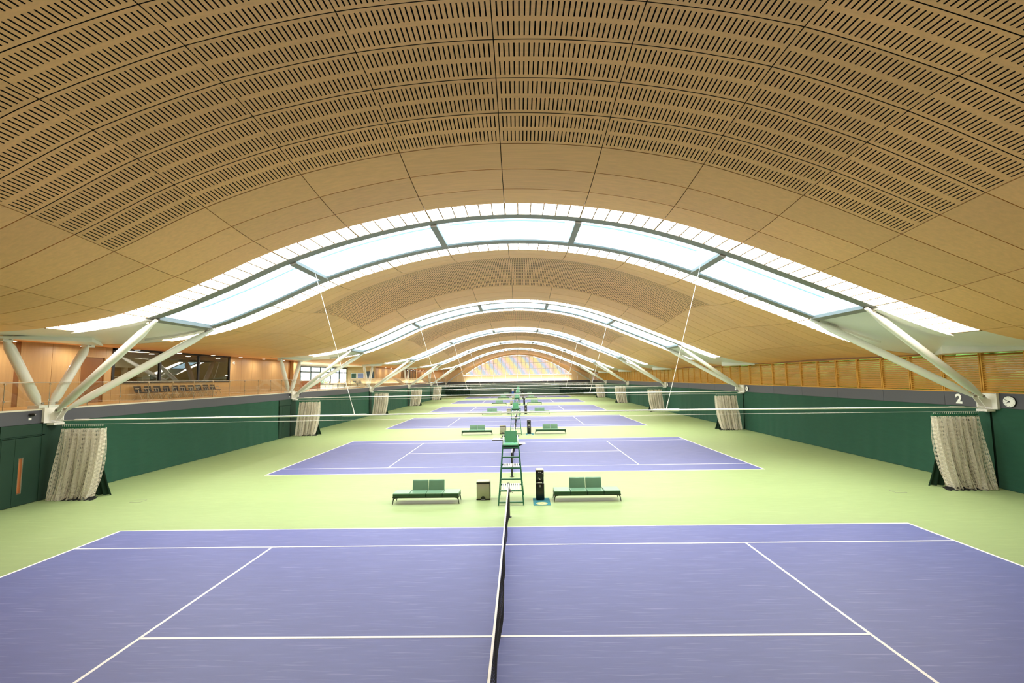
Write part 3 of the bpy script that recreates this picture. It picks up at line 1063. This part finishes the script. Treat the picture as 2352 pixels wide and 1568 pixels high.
def frame_thing(label):
    t = thing('tie_frame', label, 'roof frame', (0, 0, 0), 'white steel frames across the hall')
    for sg, xw in ((-1, XL), (1, XR)):
        # node box: open white tray with rims
        xi, xo = xw + (.0 if sg < 0 else -.0), xw - sg * .30
        nb = MB()
        x0, x1 = min(xw - sg * .04, xw + sg * .10), max(xw - sg * .04, xw + sg * .10)
        nb.box(x0, x1, -.36, .36, 3.0, 3.58)
        xa, xb = sorted((xw - sg * .02, xw - sg * .12))
        for q in ((-.37, -.34, 2.99, 3.6), (.34, .37, 2.99, 3.6), (-.37, .37, 2.99, 3.03)):
            nb.box(xa, xb, q[0], q[1], q[2], q[3])
        if sg < 0:
            nb.box(xw - .52, xw - .07, -.42, .42, 3.56, 3.68)
        node = nb.build('node_box', 'white_steel', t)
        cx0, cx1 = sorted((xw - sg * .02, xw - sg * .34))
        MB().box(cx0, cx1, -.2, .2, 2.9, 2.98).build('tray', 'soffit_white', node)
        gx0, gx1 = sorted((xw - sg * .02, xw - sg * .7))
        g = MB()
        q = [(xw, 3.04), (xw - sg * .30, 3.10), (xw - sg * .52, 3.44), (xw - sg * .44, 3.56), (xw, 3.30)]
        for gy in (-.10, .10):
            g.add([(x, gy - .012, z) for x, z in q] + [(x, gy + .012, z) for x, z in q],
                  [(0, 1, 2, 3, 4), (9, 8, 7, 6, 5)] + [(k, 5 + k, 5 + (k + 1) % 5, (k + 1) % 5) for k in range(5)])
        g.build('gusset', 'white_steel', node)
        xt, zt = (13.0, 6.78) if sg > 0 else (-13.05, 6.82)
        for sy in (-1, 1):
            s_ = v_strut(MB(), (xw - sg * .33, sy * .14, 3.42), (xt, sy * 1.49, zt), .145).build('strut', 'white_steel', t)
            MB().disc((xw - sg * .44, sy * .15 - .10, 3.49), (0, 1, 0), .05, .20, 10).build('bolt', 'bolt_steel', s_)
            MB().disc((xt + sg * .25, sy * 1.46 - .11, zt - .1), (0, 1, 0), .045, .22, 10).build('bolt', 'bolt_steel', s_)
        if sg < 0:
            for sy in (-1, 1):
                s_ = v_strut(MB(), (xw - .28, sy * .2, 3.62), (xw - .28, sy * 1.55, 6.26), .165).build('strut', 'white_steel', t)
                MB().box(xw - .42, xw - .14, sy * 1.55 - .17, sy * 1.55 + .17, 6.12, 6.4).build('bracket', 'white_steel', s_)
                MB().disc((xw - .14, sy * 1.5, 6.22), (1, 0, 0), .045, .03, 10).build('bolt', 'bolt_steel', s_)
                MB().disc((xw - .13, sy * .26, 3.76), (1, 0, 0), .045, .05, 10).build('bolt', 'bolt_steel', s_)
    MB().pipe([(XL + .2, 0, 3.05), (XL + .9, 0, 3.06), (XL + 1.0, 0, 3.07), (XL + 1.5, 0, 3.07), (XL + 1.6, 0, 3.07), (-6.7, 0, 3.1), (-6.6, 0, 3.1), (-5.7, 0, 3.1), (-5.6, 0, 3.1), (5.6, 0, 3.12), (5.7, 0, 3.12), (6.6, 0, 3.12), (6.7, 0, 3.12), (XR - 1.6, 0, 3.07), (XR - 1.5, 0, 3.07), (XR - 1, 0, 3.06), (XR - .9, 0, 3.06), (XR - .2, 0, 3.05)],
              [.022, .022, .04, .04, .03, .032, .05, .05, .032, .032, .05, .05, .032, .03, .04, .04, .022, .022], 8).build('tie_rod', 'white_steel', t)
    for sg in (-1, 1):
        x0, x1 = sg * 6.15, sg * (7.88 if sg < 0 else 7.8)
        zt = 8.95 if sg < 0 else 8.95
        MB().pipe([(x0, 0, 3.12), (x0 + (x1 - x0) * .04, 0, 3.4), (x0 + (x1 - x0) * .06, 0, 3.5), (x1, 0, zt)], [.02, .02, .011, .011], 6).build('hanger', 'white_steel', t)
    MB().pipe([(XL + .3, 0, 2.9), (-9, 0, 2.9), (0, 0, 2.93), (9, 0, 2.93), (XR - .3, 0, 2.9)], .006, 5).build('curtain_wire', 'white_steel', t)
    return t


WHERE_F = ['before the first bench pair', 'second', 'third', 'fourth', 'fifth']
f0 = frame_thing('white steel frame of V struts joined by a thin tie rod, first from the camera')
f0.location = (0, frames_y[0], 0)
for j in range(1, 6):
    f = copy_tree(f0, loc=(0, frames_y[j] - (.35 if j == 5 else 0), 0))
    f['label'] = 'white steel frame of V struts joined by a thin tie rod, ' + ORD[j] + ' from the camera'


# ------------------------------------------------------------------ gathered divider nets
def net_meshes(seed, wide=1.75):
    """gathered white net: real cords, folded to and fro; x runs away from the wall"""
    rnd = random.Random(seed)
    mb = MB()
    nu, nv = 104, 54
    for layer in range(2):
        ph = rnd.uniform(0, 6)
        Pn = []
        for v in range(nv + 1):
            t = v / nv
            z = 2.72 * (1 - t) + .015
            sw = .30 * t ** 1.7
            row = []
            for u in range(nu + 1):
                a = u / nu
                x = .14 + a * wide - (.16 + .22 * a) * t ** 2
                x += .035 * math.sin(a * 40 + ph + 2 * t) + .02 * math.sin(a * 83 + ph * 2)
                yy = .11 * math.sin(a * 62 + ph + 1.3 * math.sin(3 * t)) + .04 * math.sin(a * 23 + 4 * t + ph) + layer * .1 - sw * (.35 + .3 * math.sin(a * 5 + ph))
                zz = z
                if t > .93:
                    zz = z + .03 * abs(math.sin(a * 17 + ph))
                row.append(Vector((x, yy, zz)))
            Pn.append(row)
        hw = .0065
        vs, fs = [], []
        for v in range(nv + 1):          # cross cords
            for u in range(nu):
                p, q = Pn[v][u], Pn[v][u + 1]
                n0 = len(vs)
                vs += [p + Vector((0, 0, hw)), q + Vector((0, 0, hw)), q - Vector((0, 0, hw)), p - Vector((0, 0, hw))]
                fs.append((n0, n0 + 1, n0 + 2, n0 + 3))
        for u in range(nu + 1):          # upright cords
            for v in range(nv):
                p, q = Pn[v][u], Pn[v + 1][u]
                n0 = len(vs)
                hx = Vector((hw, 0, 0))
                vs += [p - hx, p + hx, q + hx, q - hx]
                fs.append((n0, n0 + 1, n0 + 2, n0 + 3))
        mb.add(vs, fs)
    return mb


def wavy_sheet(x0, x1, z0, z1, y0, amp, k, flare=0.0, nx=40, nz=8, lean=-.02):
    P = []
    for j in range(nz + 1):
        t = 1 - j / nz
        P.append([(x0 + (x1 - x0) * i / nx + lean * t ** 2 * i / nx, y0 + amp * math.sin(i * k + .6 * t) - flare * t ** 2, z0 + (z1 - z0) * j / nz) for i in range(nx + 1)])
    return MB().grid(P, True)


def curtain(label, sg):
    t = thing('divider_net', label, 'net curtain', (0, 0, 0), 'gathered divider nets at the frames')
    rnd = random.Random(1)
    for nm, mb, mt in (('net', net_meshes(4), 'cord_white'),
                       ('weighted_skirt', wavy_sheet(.22, 1.75, .0, .10, .02, .10, 1.1, .22), 'net_skirt'),
                       ('backing_drape', wavy_sheet(.05, 1.2, .02, 2.75, .36, .05, .9, 0), 'net_skirt'),
                       ('green_drape', wavy_sheet(.85, 1.42, .02, 2.6, .42, .06, 1.2, -.12, 20, 8, .42), 'dark_green'),
                       ('header', wavy_sheet(.12, 1.9, 2.70, 2.83, .04, .05, 2.3, 0, 60, 3), 'frame_green')):
        if sg < 0:
            mb.v = [(-x, y, z) for x, y, z in mb.v]
        mb.build(nm, mt, t)
    mb = MB()
    for i in range(22):
        x = sg * (.15 + i * .08)
        mb.rod((x, .02, 2.82), (x + .01, 0, 2.905), .006, n=4)
    tag(mb.build('hooks', 'cord_white', t), kind='stuff')
    return t


for sg, xw, side in ((1, XL, 'gallery wall'), (-1, XR, 'louvred wall')):
    first = None
    for j in range(5):
        lbl = 'gathered white net with dark skirt against the ' + side + ', ' + ORD[j] + ' from the camera'
        if first is None:
            c = first = curtain(lbl, sg)
        else:
            c = copy_tree(first)
            c['label'] = lbl
        c.location = (xw + sg * .42, frames_y[j] - .1, 0)


# ------------------------------------------------------------------ court furniture
def net():
    t = thing('tennis_net', '', 'tennis net', (0, 0, 0), 'nets across the courts')
    L = 6.37

    def top(y):
        return .914 + .155 * (abs(y) / L) ** 1.6

    def sway(y, z):
        f = 1 - abs(z / 1.0 - .45) * 1.2
        return .05 * max(0, f) * math.sin(y * .9 + 1) * (1 - (abs(y) / L) ** 4) + .02 * (1 - z) * math.sin(y * 3.1)
    mb = MB()
    ny, nz = 220, 18
    for i in range(ny + 1):
        y = -L + 2 * L * i / ny
        h = top(y) - .03
        pts = [(sway(y, z), y, z) for z in np.linspace(.03, h, 6)]
        mb.pipe(pts, .0035, 4, False, False)
    for k in range(nz + 1):
        f = k / nz
        pts = [(sway(y, .03 + f * (top(y) - .06)), y, .03 + f * (top(y) - .06)) for y in np.linspace(-L, L, 61)]
        mb.pipe(pts, .0035, 4, False, False)
    mb.build('mesh', 'net_black', t)
    ys = np.linspace(-L, L, 41)
    vs = []
    for y in ys:
        z = top(y)
        vs += [(-.014, y, z - .06), (-.016, y, z), (.016, y, z), (.014, y, z - .06)]
    fs = [(i * 4 + k, i * 4 + (k + 1) % 4, (i + 1) * 4 + (k + 1) % 4, (i + 1) * 4 + k) for i in range(40) for k in range(4)]
    MB().add(vs, fs).build('headband', 'line_white', t)
    MB().box(-.018, .018, -.025, .025, 0, .91).build('centre_strap', 'line_white', t)
    for sg in (-1, 1):
        p = MB().rod((0, sg * 6.4, 0), (0, sg * 6.4, 1.08), .04, n=12)
        p.disc((0, sg * 6.4, 0), (0, 0, 1), .09, .015, 14)
        p = p.build('post', 'black_metal', t)
        MB().box(.03, .07, sg * 6.4 - .03, sg * 6.4 + .03, .78, .88).rod((.06, sg * 6.4, .83), (.14, sg * 6.4, .76), .01).build('winder', 'bolt_steel', p)
    return t


def umpire_chair():
    t = thing('umpire_chair', '', 'umpire chair', (0, 0, 0), 'umpire chairs between the courts')

    def fr(z):          # front rail: half width, y
        return .445 - .078 * z, -.66 + .28 * z

    def rr(z):
        return .45 - .08 * z, .66 - .21 * z
    for sg in (-1, 1):
        MB().bar((sg * fr(0)[0], fr(0)[1], 0), (sg * fr(2.0)[0], fr(2.0)[1], 2.0), .045).build('front_leg', 'frame_green', t)
        MB().bar((sg * rr(0)[0], rr(0)[1], 0), (sg * rr(2.0)[0], rr(2.0)[1], 2.0), .04).build('rear_leg', 'frame_green', t)
        MB().bar((sg * fr(.49)[0], fr(.49)[1], .46), (sg * rr(.49)[0], rr(.49)[1], .46), .03).bar((sg * fr(1.22)[0], fr(1.22)[1], 1.20), (sg * rr(1.22)[0], rr(1.22)[1], 1.20), .03).build('side_rail', 'frame_green', t)
    for z in (.10, .47, .85, 1.22, 1.59, 1.92):
        w, y = fr(z)
        MB().box(-w, w, y - .025, y + .045, z - .02, z + .02).build('rung', 'frame_green', t)
    for z, ya, yb in ((.49, -.50, .40), (1.25, -.29, .28)):
        w = fr(z)[0] - .03
        pl = MB().box(-w - .02, w + .02, yb, yb + .03, z - .05, z).box(-w - .02, w + .02, ya - .02, ya, z - .05, z - .01).build('platform', 'dark_green', t)
        for k in range(10):
            x = -w + .02 + (2 * w - .04) * (k + .5) / 10
            MB().box(x - .019, x + .019, ya, yb, z, z + .018).build('slat', 'slat_white', pl)
    MB().box(-.29, .29, -.14, .32, 1.985, 2.035, .02).build('seat', 'chair_green', t)
    MB().box(-.28, .28, -.12, .3, 1.87, 1.985).build('seat_pan', 'black_plastic', t)
    P = []
    for z in np.linspace(2.04, 2.47, 6):
        P.append([(x, .33 - .05 * (1 - (x / .235) ** 2) * -.6 + .06 * (z - 2.04), z) for x in np.linspace(-.232, .232, 9)])
    bk_ = MB().grid(P, True)
    P2 = [[(x, y + .035, z) for x, y, z in r] for r in P]
    bk_.grid(P2, True, True)
    for a, e in ((P[0], P2[0]), (P2[-1], P[-1]), ([r[0] for r in P2], [r[0] for r in P]), ([r[-1] for r in P], [r[-1] for r in P2])):
        bk_.grid([a, e], False)
    bk_.build('backrest', 'chair_green', t)
    for sg in (-1, 1):
        MB().pipe([(sg * .285, -.12, 2.03), (sg * .27, -.1, 2.16), (sg * .265, -.05, 2.26), (sg * .26, .33, 2.3)], .022, 8).build('armrest', 'pale_mint', t)
        MB().box(sg * .27 - .05, sg * .27 + .05, .2, .36, 2.27, 2.31).build('arm_bracket', 'black_plastic', t)
    tr = MB().box(-.66, -.28, -.18, .22, 2.2, 2.22).build('writing_board', 'slat_white', t)
    MB().box(-.60, -.42, .02, .05, 2.22, 2.235).box(-.38, -.28, .17, .2, 2.22, 2.24).box(-.67, -.28, -.19, -.17, 2.19, 2.215).build('clip', 'black_plastic', tr)
    tr = MB().box(.30, .54, -.12, .2, 2.03, 2.045).build('side_tray', 'slat_white', t)
    MB().add([(.30, -.11, 1.96), (.30, .19, 1.96), (.52, .04, 2.03), (.3, -.11, 2.03), (.3, .19, 2.03)], [(0, 1, 2), (0, 2, 3), (1, 4, 2)]).build('tray_bracket', 'black_plastic', tr)
    return t


def sofa():
    t = thing('bench_sofa', '', 'sofa', (0, 0, 0), 'green bench sofas between the courts')
    for k in range(4):
        x = -1.2 + .6 * k
        MB().box(x + .012, x + .588, -.285, .285, .258, .35).build('shaded_cushion_base', 'sofa_shaded_side', t)  # darker green paints in the shade on the seat front
        mb = MB().box(x + .008, x + .592, -.29, .29, .345, .388, .018)
        mb.build('seat_cushion', 'sofa_leather', t)
    for k in (1, 2):
        x = -1.2 + .6 * k
        P = []
        yb = .16
        sec = [(yb, .385), (yb + .02, .5), (yb + .05, .7), (yb + .062, .74), (yb + .09, .755), (yb + .12, .745), (yb + .135, .7), (yb + .125, .385)]
        xs2 = [x + .01, x + .02, x + .04, x + .3, x + .56, x + .58, x + .59]
        ins = [.02, .006, 0, -.006, 0, .006, .02]
        for (y, z) in sec:
            P.append([(xx, y + (i_ if y < yb + .09 else -i_), z - (abs(i_) if z > .7 else 0)) for xx, i_ in zip(xs2, ins)])
        mb = MB().grid(P, True)
        mb.add([p[0] for p in P], [tuple(range(len(P)))])
        mb.add([p[-1] for p in P], [tuple(range(len(P)))[::-1]])
        mb.build('back_cushion', 'sofa_leather', t)
    MB().box(-1.2, 1.2, -.28, .28, .22, .262).build('frame', 'sofa_frame', t)
    for sx_ in (-1, 1):
        for sy in (-1, 1):
            mb = MB().pipe([(sx_ * 1.03, sy * .262, .235), (sx_ * 1.13, sy * .262, .225), (sx_ * 1.165, sy * .262, .19), (sx_ * 1.18, sy * .262, .12), (sx_ * 1.20, sy * .262, 0)], [.02, .024, .024, .018, .013], 8)
            mb.build('leg', 'sofa_frame', t)
    return t


def bin_():
    t = thing('pedal_bin', '', 'bin', (0, 0, 0), 'steel pedal bins between the courts')
    b_ = MB().box(-.245, .245, -.15, .15, .04, .60, .03).build('body', 'brushed_steel', t)
    MB().box(-.25, .25, -.155, .155, 0, .045, .01).build('base', 'black_plastic', t)
    MB().box(-.25, .25, -.155, .155, .60, .625).build('lid_rim', 'black_plastic', t)
    MB().box(-.25, .25, -.155, .155, .625, .68, .03).build('lid', 'brushed_steel', t)
    pts = [(.095 * math.cos(a), -.158, .02 + .12 * math.sin(a)) for a in np.linspace(0, PI, 12)]
    mb = MB().add(pts + [(x, -.148, z) for x, _, z in pts], [tuple(range(12))] + [(i, i + 1, 13 + i, 12 + i) for i in range(11)])
    mb.build('pedal_arch', 'black_plastic', t)
    MB().box(-.075, .075, -.2, -.15, .012, .03).build('pedal', 'grey_plastic', t)
    MB().box(.246, .262, -.14, .14, .05, .6).build('hinge_side', 'black_plastic', t)
    return t


def dispenser():
    t = thing('water_dispenser', '', 'water dispenser', (0, 0, 0), 'black water dispensers between the courts')
    b_ = MB().box(-.155, .155, -.155, .155, 0, .60, .03)
    b_.box(-.15, .15, -.05, .155, .6, 1.06, .03).box(-.15, .15, -.15, .155, .8, 1.06, .03)
    b_.build('cabinet', 'black_plastic', t)
    MB().box(-.145, .145, -.145, .15, 1.06, 1.09, .03).build('top_cap', 'brushed_steel', t)
    MB().box(-.075, .075, -.145, -.06, .6, .625).build('drip_tray', 'slat_white', t)
    MB().disc((0, -.156, .5), (0, -1, 0), .042, .005, 20).build('badge', 'grey_plastic', t)
    MB().add([(-.03, -.06, .70), (.03, -.06, .70), (0, -.06, .755), (-.03, -.045, .70), (.03, -.045, .70), (0, -.045, .755)], [(0, 1, 2), (0, 2, 5, 3), (1, 4, 5, 2)]).build('tap_mark', 'slat_white', t)
    MB().rod((-.05, -.1, .8), (-.05, -.1, .74), .012).rod((.05, -.1, .8), (.05, -.1, .74), .012).build('tap', 'grey_plastic', t)
    MB().box(-.055, -.015, -.152, -.148, .985, 1.0).box(.0, .05, -.152, -.148, .985, 1.0).box(.085, .1, -.152, -.148, .94, .96).build('buttons', 'slat_white', t)
    return t


def crest_mat():
    t = thing('crest_mat', '', 'mat', (0, 0, 0), 'teal mats under the water dispensers')
    MB().box(-.305, .305, -.46, .46, .0, .012, .01).build('pad', 'mat_teal', t)

    def ring(r0, r1, z):
        n = 36
        vs = [(r * math.cos(2 * PI * k / n), -.24 + .8 * r * math.sin(2 * PI * k / n), z) for r in (r0, r1) for k in range(n)]
        return MB().add(vs, [(k, (k + 1) % n, n + (k + 1) % n, n + k) for k in range(n)])
    n = 36
    e_ = MB().add([(.2 * math.cos(2 * PI * k / n), -.24 + .16 * math.sin(2 * PI * k / n), .014) for k in range(n)], [tuple(range(n))]).build('crest', 'crest_yellow', t)
    ring(.175, .182, .0145).build('crest_ring', 'crest_dark', e_)
    mb = MB()
    for k in range(26):       # lettering round the ring, too small to read
        a = 2 * PI * k / 26
        if k % 7 == 3:
            continue
        cx, cy = .15 * math.cos(a), -.24 + .12 * math.sin(a)
        mb.box(cx - .008, cx + .008, cy - .010, cy + .010, .0142, .015)
    mb.build('crest_lettering', 'crest_dark', e_)
    mb = MB()
    for sg in (-1, 1):
        mb.bar((sg * .06, -.29, .0148), (-sg * .05, -.18, .0148), .006)
        mb.add([(-sg * .05 + .028 * math.cos(2 * PI * k / 12), -.185 + .022 * math.sin(2 * PI * k / 12), .0152) for k in range(12)], [tuple(range(12))])
    mb.build('crest_emblem', 'crest_dark', e_)
    return t


def per_court(maker, loc_fn, label_fn, n=NC):
    first = maker()
    for j in range(n):
        o = first if j == 0 else copy_tree(first)
        o.location = loc_fn(j)
        o['label'] = label_fn(j)


per_court(net, lambda j: (0, BAY * j, 0), lambda j: 'black tennis net with white headband across the ' + ORD[j] + ' court from the camera')
per_court(umpire_chair, lambda j: (.045, BAY * j + 8.3, 0), lambda j: 'tall green umpire chair with slatted steps at the ' + ORD[j] + ' court from the camera')
per_court(sofa, lambda j: (-3.03, BAY * j + 8.18, 0), lambda j: 'green bench sofa on the pedal bin side of the ' + ORD[j] + ' umpire chair from the camera')
per_court(sofa, lambda j: (2.79, BAY * j + 8.27, 0), lambda j: 'green bench sofa beside the ' + ORD[j] + ' black water dispenser from the camera')
per_court(bin_, lambda j: (-1.0, BAY * j + 8.5, 0), lambda j: 'upright steel pedal bin beside the ' + ORD[j] + ' umpire chair from the camera')
per_court(crest_mat, lambda j: (1.14, BAY * j + 8.06, 0), lambda j: 'teal mat with yellow crest under the ' + ORD[j] + ' water dispenser from the camera')
per_court(dispenser, lambda j: (1.1, BAY * j + 8.38, .0155), lambda j: 'black water dispenser standing on the ' + ORD[j] + ' teal mat from the camera')

bc = thing('blue_cooler', 'blue drink container with white lid beside the farthest umpire chair', 'cooler', (-1.35, 100.0, 0))
MB().pipe([(0, 0, 0), (0, 0, .9), (0, 0, .95)], [.27, .3, .28], 16).build('body', 'cooler_blue', bc)
MB().pipe([(0, 0, .95), (0, 0, 1.3), (0, 0, 1.55), (0, 0, 1.62)], [.26, .27, .25, .1], 16).build('lid', 'slat_white', bc)


# ------------------------------------------------------------------ gallery chairs
def gallery_chair():
    t = thing('gallery_chair', '', 'chair', (0, 0, 0), 'black chairs in a row along the gallery wall')
    MB().box(-.2, .24, -.22, .22, .43, .47, .02).build('seat', 'chair_black', t)
    mb = MB()
    P = [[(-.2 - .09 * (z - .48) / .34 - .03 * (1 - (y / .23) ** 2), y, z) for y in np.linspace(-.23, .23, 7)] for z in np.linspace(.48, .82, 5)]
    mb.grid(P, True, False)
    mb.grid([[(x - .025, y, z) for x, y, z in r] for r in P], True, True)
    P2 = [[(x - .025, y, z) for x, y, z in r] for r in P]
    for a, e in ((P[0], P2[0]), (P2[-1], P[-1]), ([r[0] for r in P2], [r[0] for r in P]), ([r[-1] for r in P], [r[-1] for r in P2])):
        mb.grid([a, e], False)
    mb.build('backrest', 'chair_black', t)
    for sy in (-1, 1):
        MB().pipe([(.30, sy * .25, 0), (.06, sy * .25, .45), (.03, sy * .25, .6), (.0, sy * .25, .66), (-.18, sy * .25, .67)], .014, 6).build('front_leg', 'chair_leg', t)
        MB().pipe([(-.28, sy * .25, 0), (.06, sy * .25, .45)], .014, 6).build('rear_leg', 'chair_leg', t)
        MB().box(-.16, .04, sy * .25 - .025, sy * .25 + .025, .675, .70).build('armrest', 'plaster', t)
    return t


first = gallery_chair()
CH = ['first', 'second', 'third', 'fourth', 'fifth', 'sixth', 'seventh', 'eighth', 'ninth', 'tenth']
for k in range(10):
    o = first if k == 0 else copy_tree(first)
    o.location = (-21.95, 17.25 + .69 * k, 3.5)
    o['label'] = 'black gallery chair with pale legs, ' + CH[k] + ' of the row counted from the dark oak door'

# ------------------------------------------------------------------ clocks, numbers, cameras, added lamps
def clock():
    t = thing('wall_clock', '', 'clock', (0, 0, 0), 'round clocks on the grey fascia')
    MB().disc((0, 0, 0), (-1, 0, 0), .205, .05, 40).build('case', 'black_metal', t)
    MB().disc((-.045, 0, 0), (-1, 0, 0), .198, .012, 40).build('dial', 'clock_face', t)
    mb = MB()
    for k in range(12):
        a = 2 * PI * k / 12
        d_ = Vector((0, math.sin(a), math.cos(a)))
        p0, p1 = d_ * .155 + Vector((-.059, 0, 0)), d_ * .182 + Vector((-.059, 0, 0))
        mb.bar(p0, p1, .010)
    mb.build('hour_marks', 'grey_plastic', t)
    # seen from the hall the dial's right hand side lies towards smaller y
    for ang, ln_, w, nm in ((-238, .10, .018, 'hour_hand'), (-300, .16, .012, 'minute_hand')):
        a = math.radians(ang)
        dv = Vector((0, math.sin(a), math.cos(a)))
        MB().bar(Vector((-.061, 0, 0)) - dv * .03, Vector((-.061, 0, 0)) + dv * ln_, w).build(nm, 'black_metal', t)
    MB().disc((-.06, 0, 0), (-1, 0, 0), .018, .008, 12).build('hub', 'black_metal', t)
    return t


first = clock()
for j in range(3):
    o = first if j == 0 else copy_tree(first)
    o.location = (XR - .01, frames_y[j] - .73, 3.3)
    o['label'] = 'round white wall clock on the grey fascia at the ' + ORD[j] + ' frame from the camera'
for j, ch in enumerate('234'):
    cu = bpy.data.curves.new('court_number', 'FONT')
    cu.body = ch
    cu.size = .52
    cu.align_x = 'CENTER'; cu.align_y = 'CENTER'
    cu.extrude = .008
    cu.offset = .02
    cu.materials.append(M['line_white'])
    tmp = bpy.data.objects.new('court_number_outline', cu)
    COL.objects.link(tmp)
    me = bpy.data.meshes.new_from_object(tmp.evaluated_get(bpy.context.evaluated_depsgraph_get()))
    bpy.data.objects.remove(tmp)
    o = tag(link('court_number', me, None, (XR - .02, frames_y[j] + 1.13, 3.3)), 'white numeral ' + ch + ' on the grey fascia beside the ' + ORD[j] + ' frame', 'number')
    o.rotation_euler = (PI / 2, 0, -PI / 2)
for i, (y, lbl) in enumerate(((8.43, 'black camera on the gallery fascia before the first white frame'), (27.0, 'black camera on the gallery fascia just before the second white frame'), (28.5, 'black camera on the gallery fascia just past the second white frame'))):
    t = thing('fascia_camera', lbl, 'camera', (XL + .01, y, 3.35), 'small cameras on the gallery fascia')
    MB().disc((0, 0, 0), (1, 0, 0), .06, .04, 16).build('mount', 'black_metal', t)
    MB().pipe([(.02, 0, 0), (.1, .03, .0), (.15, .05, 0)], [.05, .065, .045], 14).build('body', 'black_metal', t)
    MB().disc((.15, .05, 0), (1, .3, 0), .025, .01, 12).build('lens', 'grey_plastic', t)
    MB().box(0, .012, -.05, .05, -.2, -.11).build('tag', 'slat_white', t)
for i, (y, lbl) in enumerate(((26.1, 'small white sounder on the gallery wall after the wide window'), (70.0, 'small white sounder on the gallery wall beyond the lounge'))):
    t = thing('wall_sounder', lbl, 'sounder', (XG, y, 6.0))
    MB().disc((0, 0, 0), (1, 0, 0), .11, .07, 16).build('body', 'slat_white', t)
    MB().disc((.07, 0, 0), (1, 0, 0), .06, .03, 12).build('grille', 'grey_plastic', t)

# made-up recessed downlights, added to brighten the gallery wall
gl = bpy.data.lights.new('added_downlight_glow', 'AREA')
gl.shape = 'DISK'
gl.size = .3
gl.energy = 12
gl.color = (1.0, .9, .76)
lamp = MB().disc((0, 0, 0), (0, 0, 1), .16, .03, 16).mesh('trim_ring'); lamp.materials.append(M['slat_white'])
lens = MB().disc((0, 0, -.006), (0, 0, 1), .12, .006, 16).mesh('lens'); lens.materials.append(M['lamp_glow'])
y = -5.0 + 4 * 3.06
k = 0
NUM = 'first second third fourth fifth sixth seventh eighth ninth tenth eleventh twelfth thirteenth fourteenth fifteenth sixteenth seventeenth eighteenth nineteenth twentieth'.split() + ['twenty-' + q for q in 'first second third fourth fifth sixth'.split()]
while y < 100:
    if not 36 < y < 60:
        t = thing('added_downlight', 'small added lamp recessed in the gallery ceiling, ' + NUM[k] + ' from the camera end', 'lamp', (-21.6, y, surf(s_at(-21.6), 9.2)[2] - .04), 'added downlights in the gallery ceiling')
        link('trim_ring', lamp, t)
        link('lens', lens, t)
        g = link('glow', gl, t, (0, 0, -.03))
        k += 1
    y += 3.06
